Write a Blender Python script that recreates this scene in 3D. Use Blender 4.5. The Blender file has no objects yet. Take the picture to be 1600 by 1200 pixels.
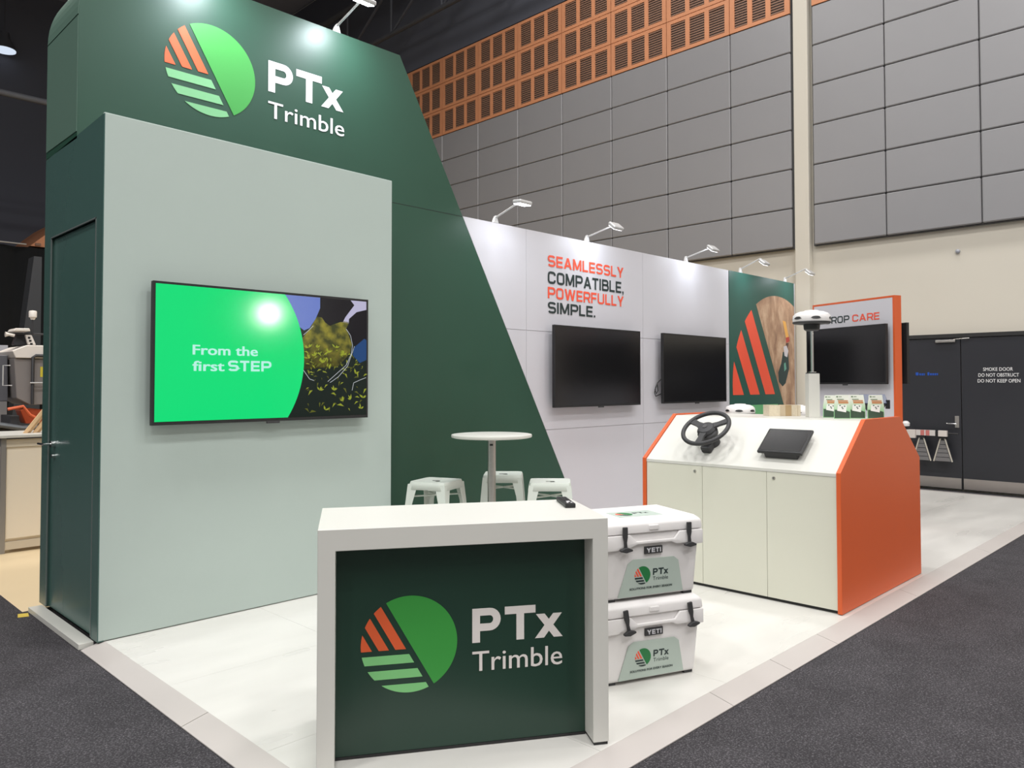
import bpy, bmesh, math, random
from mathutils import Vector, Matrix
random.seed(7)
PI = math.pi
SC = bpy.context.scene
COL = SC.collection

# ------------------------------------------------------------------ camera
YAW, PIT, ROL = math.radians(44.105), math.radians(1.5557), math.radians(-0.0846)
F = Vector((math.cos(YAW)*math.cos(PIT), math.sin(YAW)*math.cos(PIT), math.sin(PIT)))
Rt = Vector((math.sin(YAW), -math.cos(YAW), 0)); U = Rt.cross(F)
R2 = Rt*math.cos(ROL)+U*math.sin(ROL); U2 = -Rt*math.sin(ROL)+U*math.cos(ROL)
cam = bpy.data.cameras.new('camera'); camo = bpy.data.objects.new('camera', cam); COL.objects.link(camo)
M4 = Matrix((( R2.x, U2.x, -F.x, 0), (R2.y, U2.y, -F.y, 0), (R2.z, U2.z, -F.z, 1.5), (0, 0, 0, 1)))
camo.matrix_world = M4
cam.sensor_width = 36; cam.lens = 1209.8*36/1600
cam.shift_x = -26.7/1600; cam.shift_y = -33.6/1600
cam.clip_start = 0.05; cam.clip_end = 200
SC.camera = camo

# ------------------------------------------------------------------ world, exposure, hall lighting
w = bpy.data.worlds.new('world'); SC.world = w; w.use_nodes = True
w.node_tree.nodes['Background'].inputs[0].default_value = (0.75, 0.85, 1.0, 1)
w.node_tree.nodes['Background'].inputs[1].default_value = 0.0
SC.view_settings.view_transform = 'Standard'; SC.view_settings.look = 'None'
SC.view_settings.exposure = -0.12; SC.view_settings.gamma = 1.0
SC.view_settings.use_curve_mapping = False

def area(name, loc, size, power, col=(1, 1, 1), rot=(0, 0, 0), sy=None, spread=PI):
    l = bpy.data.lights.new(name, 'AREA'); l.energy = power; l.color = col; l.size = size; l.spread = spread
    if sy: l.shape = 'RECTANGLE'; l.size_y = sy
    o = bpy.data.objects.new(name, l); COL.objects.link(o); o.location = loc; o.rotation_euler = rot
    return o
HALLP = 430
for gx in (-9, -3, 3, 9):
    for gy in (-9, -3, 3, 9):
        area('hall_light', (gx, gy, 12.6), 1.3, HALLP*(0.6 if gy > 6 else 1.0)*(0.8 if gx > 6 else 1), (1.0, 0.985, 0.968))
area('hall_light', (2.5, 10.5, 7.5), 1.5, 190, (1.0, 0.93, 0.84))

# ------------------------------------------------------------------ materials
def mat(name, col, rough=0.5, metal=0.0, vary=0.0, vs=8.0, bump=0.0, bs=200.0, spec=0.5, emit=None, es=1.0, coat=0.0):
    m = bpy.data.materials.new(name); m.use_nodes = True
    nt = m.node_tree; b = nt.nodes['Principled BSDF']
    b.inputs['Base Color'].default_value = (*col, 1); b.inputs['Roughness'].default_value = rough
    b.inputs['Metallic'].default_value = metal; b.inputs['Specular IOR Level'].default_value = spec
    b.inputs['Coat Weight'].default_value = coat
    if emit:
        b.inputs['Emission Color'].default_value = (*emit, 1); b.inputs['Emission Strength'].default_value = es
    tc = nt.nodes.new('ShaderNodeTexCoord')
    if vary > 0:
        n = nt.nodes.new('ShaderNodeTexNoise'); n.inputs['Scale'].default_value = vs; n.inputs['Detail'].default_value = 4
        nt.links.new(tc.outputs['Object'], n.inputs['Vector'])
        r = nt.nodes.new('ShaderNodeMix'); r.data_type = 'RGBA'
        r.inputs[6].default_value = (*[c*(1-vary) for c in col], 1); r.inputs[7].default_value = (*[min(1, c*(1+vary)) for c in col], 1)
        nt.links.new(n.outputs['Fac'], r.inputs[0]); nt.links.new(r.outputs[2], b.inputs['Base Color'])
    if bump > 0:
        n2 = nt.nodes.new('ShaderNodeTexNoise'); n2.inputs['Scale'].default_value = bs
        nt.links.new(tc.outputs['Object'], n2.inputs['Vector'])
        bp = nt.nodes.new('ShaderNodeBump'); bp.inputs['Strength'].default_value = bump; bp.inputs['Distance'].default_value = 0.002
        nt.links.new(n2.outputs['Fac'], bp.inputs['Height']); nt.links.new(bp.outputs[0], b.inputs['Normal'])
    return m

def srgb(r, g, b):
    f = lambda c: (c/255/12.92) if c/255 <= .04045 else ((c/255+.055)/1.055)**2.4
    return (f(r), f(g), f(b))

GREEN = mat('dark_green_laminate', srgb(34, 72, 56), 0.43, vary=.05, vs=3)
GREEN2 = mat('storage_green_with_sheen', srgb(68, 98, 92), 0.27, vary=.04)  # grazing reflection on the left side is mixed into this green
PALE = mat('pale_sage_fabric', srgb(176, 189, 183), 0.85, vary=.03, vs=1.5, bump=.15, bs=900)
WHITEP = mat('white_wall_panel', srgb(201, 200, 206), 0.45, vary=.015, vs=2)
WHITEL = mat('white_laminate', srgb(209, 208, 201), 0.35, vary=.01)
WHITEC = mat('white_counter_laminate', srgb(207, 206, 200), 0.4)
DOORW = mat('cream_white_door_laminate', srgb(214, 213, 198), 0.45)
ORANGE = mat('orange_laminate', srgb(212, 92, 42), 0.42, vary=.03, vs=2)
BLACK = mat('black_plastic', (0.012, 0.012, 0.013), 0.45)
CHAR = mat('charcoal_rubber', (0.035, 0.035, 0.037), 0.55)
STEEL = mat('brushed_steel', (0.55, 0.53, 0.5), 0.35, 1.0, vary=.1, vs=30)
CHROME = mat('chrome', (0.75, 0.75, 0.75), 0.15, 1.0)
ALU = mat('aluminium_edge', (0.3, 0.34, 0.33), 0.35, 0.6)
LAMPW = mat('lamp_grey_metal', (0.6, 0.6, 0.6), 0.4, 0.3)
JOINT = mat('dark_joint', (0.03, 0.03, 0.03), 0.9)
COOL = mat('white_cooler_plastic', srgb(226, 223, 222), 0.42, vary=.01, bump=.1, bs=600)
CREAM = mat('cream_painted_wall', srgb(206, 200, 187), 0.85, vary=.03, vs=0.7)
GREYP = mat('grey_fabric_panel', srgb(142, 141, 143), 0.36, vary=.04, vs=1.2, bump=.1, bs=500)
GREYB = mat('dark_panel_backing', (0.1, 0.1, 0.1), 0.9)
TIMBER = mat('orange_timber', srgb(204, 138, 98), 0.6, vary=.12, vs=2)
SLAT = mat('timber_slat', srgb(138, 104, 84), 0.6, vary=.1, vs=3)
VOID = mat('dark_void', (0.09, 0.096, 0.12), 0.9)  # bluish roof haze is put into this dark colour
CEIL = mat('hazy_dark_ceiling', (0.22, 0.235, 0.3), 0.9)  # ceiling colour raised and tinted blue to stand for haze
TRUSS = mat('dark_truss_steel', (0.07, 0.073, 0.085), 0.7)  # steel colour lifted a little for the same roof haze
DRAPE = mat('black_drape', (0.004, 0.005, 0.006), 0.95)
DOORB = mat('black_door_paint', srgb(45, 46, 51), 0.35, vary=.05, vs=2)
STOOLM = mat('white_powder_coated_metal', srgb(208, 214, 206), 0.35)
L_GREEN = mat('print_bright_green', srgb(66, 156, 72), 0.45)
L_ORANGE = mat('print_orange', srgb(238, 100, 58), 0.45)
L_MINT = mat('print_mint', srgb(124, 186, 134), 0.45)
L_WHITE = mat('print_white', srgb(235, 233, 236), 0.45)
L_DARK = mat('print_charcoal', srgb(38, 52, 52), 0.45)
L_RED = mat('print_coral', srgb(236, 88, 62), 0.45)
L_DGREEN = mat('print_deep_green', srgb(34, 116, 62), 0.5)
L_TEXTO = mat('print_rust', srgb(196, 132, 84), 0.5)
LABEL = mat('sage_label', srgb(176, 189, 180), 0.55)

def wood_floor():
    m = bpy.data.materials.new('glossy_white_floor'); m.use_nodes = True
    nt = m.node_tree; b = nt.nodes['Principled BSDF']; b.inputs['Roughness'].default_value = 0.27
    tc = nt.nodes.new('ShaderNodeTexCoord'); mp = nt.nodes.new('ShaderNodeMapping'); mp.inputs['Scale'].default_value = (0.6, 2, 1)
    g = nt.nodes.new('ShaderNodeNewGeometry')
    n = nt.nodes.new('ShaderNodeTexNoise'); n.inputs['Scale'].default_value = 1.6; n.inputs['Detail'].default_value = 3
    nt.links.new(g.outputs['Position'], mp.inputs['Vector']); nt.links.new(mp.outputs[0], n.inputs['Vector'])
    r = nt.nodes.new('ShaderNodeValToRGB'); r.color_ramp.elements[0].position = .35; r.color_ramp.elements[1].position = .65
    r.color_ramp.elements[0].color = (*srgb(205, 203, 198), 1); r.color_ramp.elements[1].color = (*srgb(214, 212, 207), 1)
    nt.links.new(n.outputs['Fac'], r.inputs[0]); nt.links.new(r.outputs[0], b.inputs['Base Color'])
    n3 = nt.nodes.new('ShaderNodeMapRange'); n3.inputs[3].default_value = .2; n3.inputs[4].default_value = .4
    nt.links.new(n.outputs['Fac'], n3.inputs[0]); nt.links.new(n3.outputs[0], b.inputs['Roughness'])
    return m
FLOORW = wood_floor()
EDGEM = mat('grey_edge_strip', srgb(182, 176, 172), 0.45, vary=.03, vs=3)

def carpet():
    m = bpy.data.materials.new('charcoal_carpet'); m.use_nodes = True
    nt = m.node_tree; b = nt.nodes['Principled BSDF']; b.inputs['Roughness'].default_value = 0.95; b.inputs['Specular IOR Level'].default_value = .15
    tc = nt.nodes.new('ShaderNodeTexCoord')
    n = nt.nodes.new('ShaderNodeTexNoise'); n.inputs['Scale'].default_value = 120; n.inputs['Detail'].default_value = 6; n.inputs['Roughness'].default_value = .75
    n2 = nt.nodes.new('ShaderNodeTexNoise'); n2.inputs['Scale'].default_value = 4; n2.inputs['Detail'].default_value = 3
    nt.links.new(tc.outputs['Object'], n.inputs['Vector']); nt.links.new(tc.outputs['Object'], n2.inputs['Vector'])
    r = nt.nodes.new('ShaderNodeValToRGB'); e = r.color_ramp.elements
    e[0].position = .3; e[0].color = (*srgb(44, 43, 46), 1); e[1].position = .72; e[1].color = (*srgb(138, 135, 139), 1)
    x = e.new(.52); x.color = (*srgb(69, 67, 70), 1)
    nt.links.new(n.outputs['Fac'], r.inputs[0])
    mx = nt.nodes.new('ShaderNodeMix'); mx.data_type = 'RGBA'; mx.blend_type = 'MULTIPLY'; mx.inputs[0].default_value = .5
    r2 = nt.nodes.new('ShaderNodeValToRGB'); r2.color_ramp.elements[0].color = (.55, .55, .55, 1); r2.color_ramp.elements[0].position = .3
    r2.color_ramp.elements[1].position = .7
    nt.links.new(n2.outputs['Fac'], r2.inputs[0])
    nt.links.new(r.outputs[0], mx.inputs[6]); nt.links.new(r2.outputs[0], mx.inputs[7]); nt.links.new(mx.outputs[2], b.inputs['Base Color'])
    bp = nt.nodes.new('ShaderNodeBump'); bp.inputs['Strength'].default_value = .8; bp.inputs['Distance'].default_value = .006
    nt.links.new(n.outputs['Fac'], bp.inputs['Height']); nt.links.new(bp.outputs[0], b.inputs['Normal'])
    return m
CARPET = carpet()
BEIGE = mat('beige_vinyl', srgb(222, 200, 162), 0.55, vary=.04, vs=2)

def screen_mat(name, rough):
    return mat(name, (0.006, 0.006, 0.007), rough, spec=.6)
SCREEN = screen_mat('dark_screen_glass', 0.2)

def emis(name, col, s=1.0, spec=.3):
    m = mat(name, (0.0, 0.0, 0.0), 0.2, emit=col, es=s, spec=.22); return m

# ------------------------------------------------------------------ mesh helpers
def setp(o, label=None, cat=None, group=None, kind=None):
    if label: o['label'] = label
    if cat: o['category'] = cat
    if group: o['group'] = group
    if kind: o['kind'] = kind
    return o
def thing(name, label, cat, loc=(0, 0, 0), rz=0, group=None):
    o = bpy.data.objects.new(name, None); COL.objects.link(o); o.empty_display_size = .1
    o.location = loc; o.rotation_euler = (0, 0, rz)
    return setp(o, label, cat, group)
def finish(name, bm, m, parent=None, smooth=False, bevel=0, seg=2, loc=None, rot=None):
    if bevel > 0:
        bmesh.ops.remove_doubles(bm, verts=bm.verts, dist=1e-6)
        es = [e for e in bm.edges if len(e.link_faces) == 2 and e.calc_face_angle(0) > math.radians(25)]
        bmesh.ops.bevel(bm, geom=es, offset=bevel, segments=seg, affect='EDGES', profile=.6, clamp_overlap=True)
    bmesh.ops.recalc_face_normals(bm, faces=bm.faces)
    me = bpy.data.meshes.new(name); bm.to_mesh(me); bm.free()
    for x in (m if isinstance(m, (list, tuple)) else [m]): me.materials.append(x)
    if smooth:
        for p in me.polygons: p.use_smooth = True
        try: me.set_sharp_from_angle(angle=math.radians(38))
        except Exception: pass
    o = bpy.data.objects.new(name, me); COL.objects.link(o)
    if parent: o.parent = parent
    if loc: o.location = loc
    if rot: o.rotation_euler = rot
    return o
def bx(bm, x0, y0, z0, x1, y1, z1, mi=0):
    vs = [bm.verts.new(p) for p in ((x0, y0, z0), (x1, y0, z0), (x1, y1, z0), (x0, y1, z0), (x0, y0, z1), (x1, y0, z1), (x1, y1, z1), (x0, y1, z1))]
    for f in ((0, 3, 2, 1), (4, 5, 6, 7), (0, 1, 5, 4), (1, 2, 6, 5), (2, 3, 7, 6), (3, 0, 4, 7)):
        bm.faces.new([vs[i] for i in f]).material_index = mi
    return vs
def box(name, m, parent, x0, y0, z0, x1, y1, z1, bevel=0, **k):
    bm = bmesh.new(); bx(bm, min(x0, x1), min(y0, y1), min(z0, z1), max(x0, x1), max(y0, y1), max(z0, z1))
    return finish(name, bm, m, parent, bevel=bevel, **k)
def prism(bm, pts, a, b, axis='y', mi=0):
    """polygon pts (p,q) extruded from a to b; axis y: pts=(x,z); axis x: pts=(y,z); axis z: pts=(x,y)"""
    def mk(p, q, t): return {'y': (p, t, q), 'x': (t, p, q), 'z': (p, q, t)}[axis]
    A = [bm.verts.new(mk(p, q, a)) for p, q in pts]; B = [bm.verts.new(mk(p, q, b)) for p, q in pts]
    n = len(pts); bm.faces.new(A).material_index = mi; bm.faces.new(B[::-1]).material_index = mi
    for i in range(n): bm.faces.new((A[i], B[i], B[(i+1) % n], A[(i+1) % n])).material_index = mi
def pris(name, m, parent, pts, a, b, axis='y', bevel=0, **k):
    bm = bmesh.new(); prism(bm, pts, a, b, axis); return finish(name, bm, m, parent, bevel=bevel, **k)
def frame_of(d):
    d = d.normalized(); t = Vector((0, 0, 1)) if abs(d.z) < .9 else Vector((1, 0, 0))
    a = d.cross(t).normalized(); return a, d.cross(a).normalized()
def tube(bm, pts, r, n=10, closed=False, mi=0):
    pts = [Vector(p) for p in pts]; rings = []; N = len(pts)
    rr = r if isinstance(r, (list, tuple)) else [r]*N
    a = None
    for i, p in enumerate(pts):
        if closed: d = pts[(i+1) % N]-pts[i-1]
        else: d = pts[min(i+1, N-1)]-pts[max(i-1, 0)]
        d.normalize()
        if a is None: a, b = frame_of(d)
        else:
            a = (a-d*a.dot(d)).normalized(); b = d.cross(a)
        rings.append([bm.verts.new(p+(a*math.cos(2*PI*j/n)+b*math.sin(2*PI*j/n))*rr[i]) for j in range(n)])
    for i in range(N if closed else N-1):
        A, B = rings[i], rings[(i+1) % N]
        for j in range(n): bm.faces.new((A[j], A[(j+1) % n], B[(j+1) % n], B[j])).material_index = mi
    if not closed: bm.faces.new(rings[0][::-1]).material_index = mi; bm.faces.new(rings[-1]).material_index = mi
def tub(name, m, parent, pts, r, n=10, closed=False, **k):
    bm = bmesh.new(); tube(bm, pts, r, n, closed); return finish(name, bm, m, parent, smooth=True, **k)
def lathe(name, m, parent, prof, n=32, loc=(0, 0, 0), **k):
    bm = bmesh.new(); rings = []
    for r, z in prof:
        if r < 1e-6: rings.append([bm.verts.new((0, 0, z))])
        else: rings.append([bm.verts.new((r*math.cos(2*PI*j/n), r*math.sin(2*PI*j/n), z)) for j in range(n)])
    for A, B in zip(rings, rings[1:]):
        for j in range(n):
            a, b2 = A[j % len(A)], A[(j+1) % len(A)]; c, d = B[(j+1) % len(B)], B[j % len(B)]
            f = []
            for v in (a, b2, c, d):
                if v not in f: f.append(v)
            if len(f) > 2: bm.faces.new(f)
    if len(rings[0]) > 1: bm.faces.new(rings[0][::-1])
    if len(rings[-1]) > 1: bm.faces.new(rings[-1])
    return finish(name, bm, m, parent, smooth=True, loc=loc, **k)

def dup(o, parent=None):
    c = o.copy(); COL.objects.link(c)
    if parent: c.parent = parent
    for ch in list(o.children): dup(ch, c)
    return c

# polygon clip by half plane  a*x+b*y <= c
def clip(poly, a, b, c):
    out = []
    for i in range(len(poly)):
        p, q = poly[i], poly[(i+1) % len(poly)]
        fp, fq = a*p[0]+b*p[1]-c, a*q[0]+b*q[1]-c
        if fp <= 0: out.append(p)
        if fp*fq < 0:
            t = fp/(fp-fq); out.append((p[0]+(q[0]-p[0])*t, p[1]+(q[1]-p[1])*t))
    return out
NX, NZ = .868, .497
def logo_shapes():
    circ = [(math.cos(2*PI*i/96), math.sin(2*PI*i/96)) for i in range(96)]
    S = [('g', clip(circ, -NX, -NZ, -.01))]
    for lo, hi in ((-.305, -.115), (-.6, -.42), (-2, -.72)):
        p = clip(clip(clip(circ, NX, NZ, hi), -NX, -NZ, -lo), 0, -1, .1); S.append(('o', p))
    for lo, hi in ((-.39, -.21), (-.695, -.515), (-2, -.82)):
        p = clip(clip(clip(circ, NX, NZ, -.112), 0, 1, hi), 0, -1, -lo); S.append(('m', p))
    return S
LOGO = logo_shapes()
def arc(cx, cz, r, a0, a1, n=10, ry=None):
    ry = ry or r
    return [(cx+r*math.cos(math.radians(a0+(a1-a0)*i/n)), cz+ry*math.sin(math.radians(a0+(a1-a0)*i/n))) for i in range(n+1)]
def emblem(name, parent, cx, cz, R, y, mats, rect=None, th=.0015, label=None):
    bm = bmesh.new(); k = {'g': 0, 'o': 1, 'm': 2}
    for c, p in LOGO:
        q = [(cx+a*R, cz+b*R) for a, b in p]
        if rect:
            x0, x1, z0, z1 = rect
            q = clip(clip(clip(clip(q, -1, 0, -x0), 1, 0, x1), 0, -1, -z0), 0, 1, z1)
        if len(q) > 2: prism(bm, q, y-th, y, mi=k[c])
    o = finish(name, bm, mats, parent)
    if label: o['label'] = label
    return o
def ptx(parent, cx, cz, R, y, m, th=.0015):
    """the three heavy letters beside the emblem, as flat lettering"""
    T = lambda L: [(cx+a*R, cz+b*R) for a, b in L]
    bm = bmesh.new(); b0, b1 = -.085, .635
    # P: stem + bowl made of quads so there is a counter
    prism(bm, T([(1.323, b0), (1.49, b0), (1.49, b1), (1.323, b1)]), y-th, y)
    cy_, rx, rz, w = .395, .24, .24, .155
    o_ = arc(1.70, cy_, rx, -90, 90, 12); i_ = arc(1.70, cy_, rx-.165, -90, 90, 12, rz-w)
    o_ = [(1.49, cy_-rz)]+o_+[(1.49, cy_+rz)]; i_ = [(1.49, cy_-rz+w)]+i_+[(1.49, cy_+rz-w)]
    for k in range(len(o_)-1): prism(bm, T([o_[k], o_[k+1], i_[k+1], i_[k]]), y-th, y)
    prism(bm, T([(2.03, b1-.165), (2.285, b1-.165), (2.455, b1-.165), (2.71, b1-.165), (2.71, b1), (2.03, b1)]), y-th, y)
    prism(bm, T([(2.285, b0), (2.455, b0), (2.455, b1-.165), (2.285, b1-.165)]), y-th, y)
    x0, x1, t = 2.70, 3.32, .43
    prism(bm, T([(x0+.02, t), (x0+.215, t), (x1, b0), (x1-.2, b0)]), y-th, y)
    prism(bm, T([(x1-.215, t), (x1-.02, t), (x0+.2, b0), (x0, b0)]), y-th*1.2, y)
    return finish('lettering', bm, m, parent)

def text(s, m, parent, x0, x1, z0, capz, y, bold=0.0, name='lettering'):
    """flat lettering in the local x-z plane facing -y, fitted to x0..x1 with baseline z0 and cap top capz"""
    cu = bpy.data.curves.new(name, 'FONT'); cu.body = s; cu.size = 1; cu.resolution_u = 3
    to = bpy.data.objects.new('t', cu); COL.objects.link(to)
    dg = bpy.context.evaluated_depsgraph_get(); me = bpy.data.meshes.new_from_object(to.evaluated_get(dg))
    bpy.data.objects.remove(to)
    vs = [v.co.copy() for v in me.vertices]; fs = [list(p.vertices) for p in me.polygons]; bpy.data.meshes.remove(me)
    xs = [v.x for v in vs]; a, b = min(xs)-bold, max(xs)+bold
    bm = bmesh.new()
    offs = [(0, 0)] if bold <= 0 else [(-bold, -bold*.5), (bold, -bold*.5), (-bold, bold*.5), (bold, bold*.5), (0, 0)]
    for k, (dx, dy) in enumerate(offs):
        V = [bm.verts.new((x0+(v.x+dx-a)/(b-a)*(x1-x0), y-k*.0003, z0+(v.y+dy)/.73*(capz-z0))) for v in vs]
        for f in fs: bm.faces.new([V[i] for i in f])
    return finish(name, bm, m, parent)

# wide squared stroke alphabet
def ribbon(p, t, closed=False):
    n = len(p); P = [Vector(q) for q in p]; Lf, Rr = [], []
    for i in range(n):
        a = P[i]-P[i-1] if (closed or i > 0) else P[1]-P[0]
        b = P[(i+1) % n]-P[i] if (closed or i < n-1) else P[n-1]-P[n-2]
        a.normalize(); b.normalize(); na, nb = Vector((-a.y, a.x)), Vector((-b.y, b.x))
        m_ = (na+nb); m_.normalize(); k = t/2/max(.4, m_.dot(na)); Lf.append(P[i]+m_*k); Rr.append(P[i]-m_*k)
    return [[tuple(Lf[i]), tuple(Rr[i]), tuple(Rr[(i+1) % n]), tuple(Lf[(i+1) % n])] for i in range(n if closed else n-1)]
def glyph(c, t, w=.86):
    h2 = t/2; a, b, l, h, r = h2, w-h2, h2, 1-h2, .2
    q = lambda cx, cy, s0, s1: arc(cx, cy, r, s0, s1, 5)
    TL, BL, BR, TR_ = q(a+r, h-r, 90, 180), q(a+r, l+r, 180, 270), q(b-r, l+r, 270, 360), q(b-r, h-r, 0, 90)
    par = lambda x0, y0, x1, y1, s: [[(x0-s/2, y0), (x0+s/2, y0), (x1+s/2, y1), (x1-s/2, y1)]]
    V = lambda x: ribbon([(x, 0), (x, 1)], t); Hh = lambda y, x0, x1: ribbon([(x0, y), (x1, y)], t)
    if c == 'I': return t, V(h2)
    if c == 'O': return w, ribbon(TR_+TL+BL+BR, t, True)
    if c == 'C': return w, ribbon([(b, .68)]+TR_+TL+BL+BR+[(b, .32)], t)
    if c == 'U': return w, ribbon([(a, 1)]+BL+BR+[(b, 1)], t)
    if c == 'S':
        m1 = arc(a+.18, .5+.17, .17, 180, 270, 4, .17); m2 = arc(b-.18, .5-.17, .17, 90, 0, 4, .17)
        return w*.96, ribbon(arc(b-r, h-r, r, 25, 90, 4)+TL+[(a, .67)]+m1[1:]+m2+[(b, .3)]+BR[::-1]+arc(a+r, l+r, r, 270, 205, 4), t)
    if c in 'PR':
        mm = .42; lo = arc(b-r, mm+r, r, 0, -90, 5); g = V(a)+ribbon([(a, h)]+TR_[::-1]+lo+[(a, mm)], t)
        if c == 'R': g += par(b-.02, 0, b-.2, mm, t*1.15)
        return w*.95, g
    if c == 'B':
        r1 = .17; up = arc(b-.04-r1, h-r1, r1, 90, -90, 6, (h-.52)/2) if 0 else [(a, h)]+arc(b-.05-r1, h-r1, r1, 90, 0, 4)+arc(b-.05-r1, .52+r1, r1, 0, -90, 4)+[(a, .52)]
        dn = [(a, .52)]+arc(b-r1, .52-r1, r1, 90, 0, 4)+arc(b-r1, l+r1, r1, 0, -90, 4)+[(a, l)]
        return w*.95, V(a)+ribbon(up, t)+ribbon(dn, t)
    if c == 'E': return w*.84, V(a)+Hh(h, 0, w*.84)+Hh(.5, 0, w*.8)+Hh(l, 0, w*.84)
    if c == 'F': return w*.82, V(a)+Hh(h, 0, w*.82)+Hh(.48, 0, w*.76)
    if c == 'L': return w*.8, V(a)+Hh(l, 0, w*.8)
    if c == 'T': return w*.88, Hh(h, 0, w*.88)+V(w*.44)
    if c == 'A':
        W = w*1.08; s = t*1.15; return W, par(s/2, 0, W/2, 1, s)+par(W-s/2, 0, W/2, 1, s)+Hh(.3, W*.22, W*.78)
    if c == 'M':
        W = w*1.16; s = t*1.1; return W, V(a)+V(W-h2)+par(s/2, 1, W/2, .08, s)+par(W-s/2, 1, W/2, .08, s)
    if c == 'W':
        W = w*1.5; s = t*1.1; return W, par(s/2, 1, W*.27, 0, s)+par(W/2, 1, W*.27, 0, s)+par(W/2, 1, W*.73, 0, s)+par(W-s/2, 1, W*.73, 0, s)
    if c == 'Y':
        s = t*1.2; return w, par(s/2, 1, w/2, .4, s)+par(w-s/2, 1, w/2, .4, s)+ribbon([(w/2, 0), (w/2, .46)], t)
    if c == 'D': return w, V(a)+ribbon([(a, h)]+TR_[::-1]+BR[::-1]+[(a, l)], t)
    if c == ',': return t, [[(0, t), (t, t), (t, 0), (0, 0)], [(t*.45, 0), (t, 0), (t*.55, -.16), (t*.15, -.16)]]
    if c == '.': return t, [[(0, 0), (t, 0), (t, t), (0, t)]]
    return .3, []
def wide(s, m, parent, x0, x1, z0, z1, y, t=.17, gap=.13, th=.0012, name='lettering'):
    x = 0; P = []
    for c in s:
        wd, g = glyph(c, t)
        for pl in g: P.append([(px+x, py) for px, py in pl])
        x += wd+gap
    tot = x-gap; bm = bmesh.new()
    for k, pl in enumerate(P):
        e = y-(k % 4)*.0004
        bm.faces.new([bm.verts.new((x0+px/tot*(x1-x0), e-th, z0+py*(z1-z0))) for px, py in pl])
    return finish(name, bm, m, parent)

# ================================================================== SETTING
def S(o): o['kind'] = 'structure'; return o
# hall floor
S(box('floor', CARPET, None, -16, -16, -.14, 13, 6.12, -.035))
S(box('floor', CARPET, None, -16, 6.12, -.14, 1.4, 27, -.035))
S(box('floor', BEIGE, None, 1.4, 6.12, -.14, 13, 27, -.035))
S(box('ceiling', CEIL, None, -16, -16, 13.2, 13, 27, 13.4))
wr = S(box('wall_right', CREAM, None, 12.2, -16, -.14, 12.5, 27, 13.2))
S(box('wall_far', VOID, None, -16, 26.5, -.14, 12.2, 26.8, 13.2))
S(box('wall_left', mat('pale_far_wall', (.6, .6, .6), .9), None, -16.3, -16, -.14, -16, 27, 13.2))
S(box('wall_near', mat('pale_near_wall', (.5, .49, .46), .9), None, -16, -16.3, -.14, 12.2, -16, 13.2))
# pilaster between the two panel blocks and timber/void above
box('pilaster', CREAM, wr, 12.06, 5.40, -.03, 12.2, 5.64, 13.1, bevel=.01)
box('upper_void', VOID, wr, 12.12, 5.66, 9.58, 12.2, 26, 13.1)
box('upper_void', VOID, wr, 12.12, -15, 9.58, 12.2, 5.36, 13.1)
cols = [(5.69, 6.80)]+[(6.80+1.31*i, 8.11+1.31*i) for i in range(9)]+[(4.21, 5.33), (2.93, 4.21), (1.62, 2.93), (.31, 1.62), (-1.0, .31)]
rows = [3.72+i*.647 for i in range(7)]
box('panel_backing', GREYB, wr, 12.13, 5.67, 3.71, 12.2, 18.6, 9.56)
box('panel_backing', GREYB, wr, 12.13, -1.02, 3.71, 12.2, 5.35, 9.56)
pc = {}
def acoustic(y0, y1, z0, z1):
    wd = round(y1-y0, 3)
    if wd not in pc:
        bm = bmesh.new(); bx(bm, -.055, .006, .006, 0, wd-.006, z1-z0-.006)
        pc[wd] = finish('acoustic_panel', bm, GREYP, wr, bevel=.014, seg=1); o = pc[wd]
    else: o = dup(pc[wd]); o.parent = wr
    o.location = (12.13, y0, z0)
    o.rotation_euler = (random.uniform(-.0005, .0005), random.uniform(-.003, .003), 0)
for y0, y1 in cols:
    for i in range(6): acoustic(y0, y1, rows[i], rows[i+1])
tp = {}
def timber(y0, y1, z0, z1):
    wd = round(y1-y0, 3)
    if wd not in tp:
        h = z1-z0; bm = bmesh.new(); st = .09; gap = (wd-.012-4*st)/3
        bx(bm, -.03, .006, .006, 0, wd-.006, .07); bx(bm, -.03, .006, h-.07, 0, wd-.006, h-.006)
        sl = bmesh.new()
        for k in range(4):
            a = .006+k*(st+gap); bx(bm, -.03, a, .07, 0, a+st, h-.07)
            if k < 3:
                n = 11
                for q in range(n):
                    zc = .07+(q+.5)*(h-.14)/n; bx(sl, -.024, a+st, zc-.011, -.004, a+st+gap, zc+.011)
        p = finish('louvre_panel', bm, TIMBER, wr); s = finish('louvre_slats', sl, SLAT, p); s['kind'] = 'stuff'
        tp[wd] = p
    else: p = dup(tp[wd]); p.parent = wr
    p.location = (12.10, y0, z0)
for y0, y1 in cols:
    for i in range(3):
        timber(y0, y1, 7.602+i*.643, 7.602+(i+1)*.643)
# wall bolt / small sensor
lathe('wall_sensor', mat('sensor_grey', (.35, .36, .4), .4), wr, [(0, 0), (.03, 0), (.03, .03), (.015, .045), (0, .05)], 12, loc=(12.2, 3.27, 3.38), rot=(0, -PI/2, 0))
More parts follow.
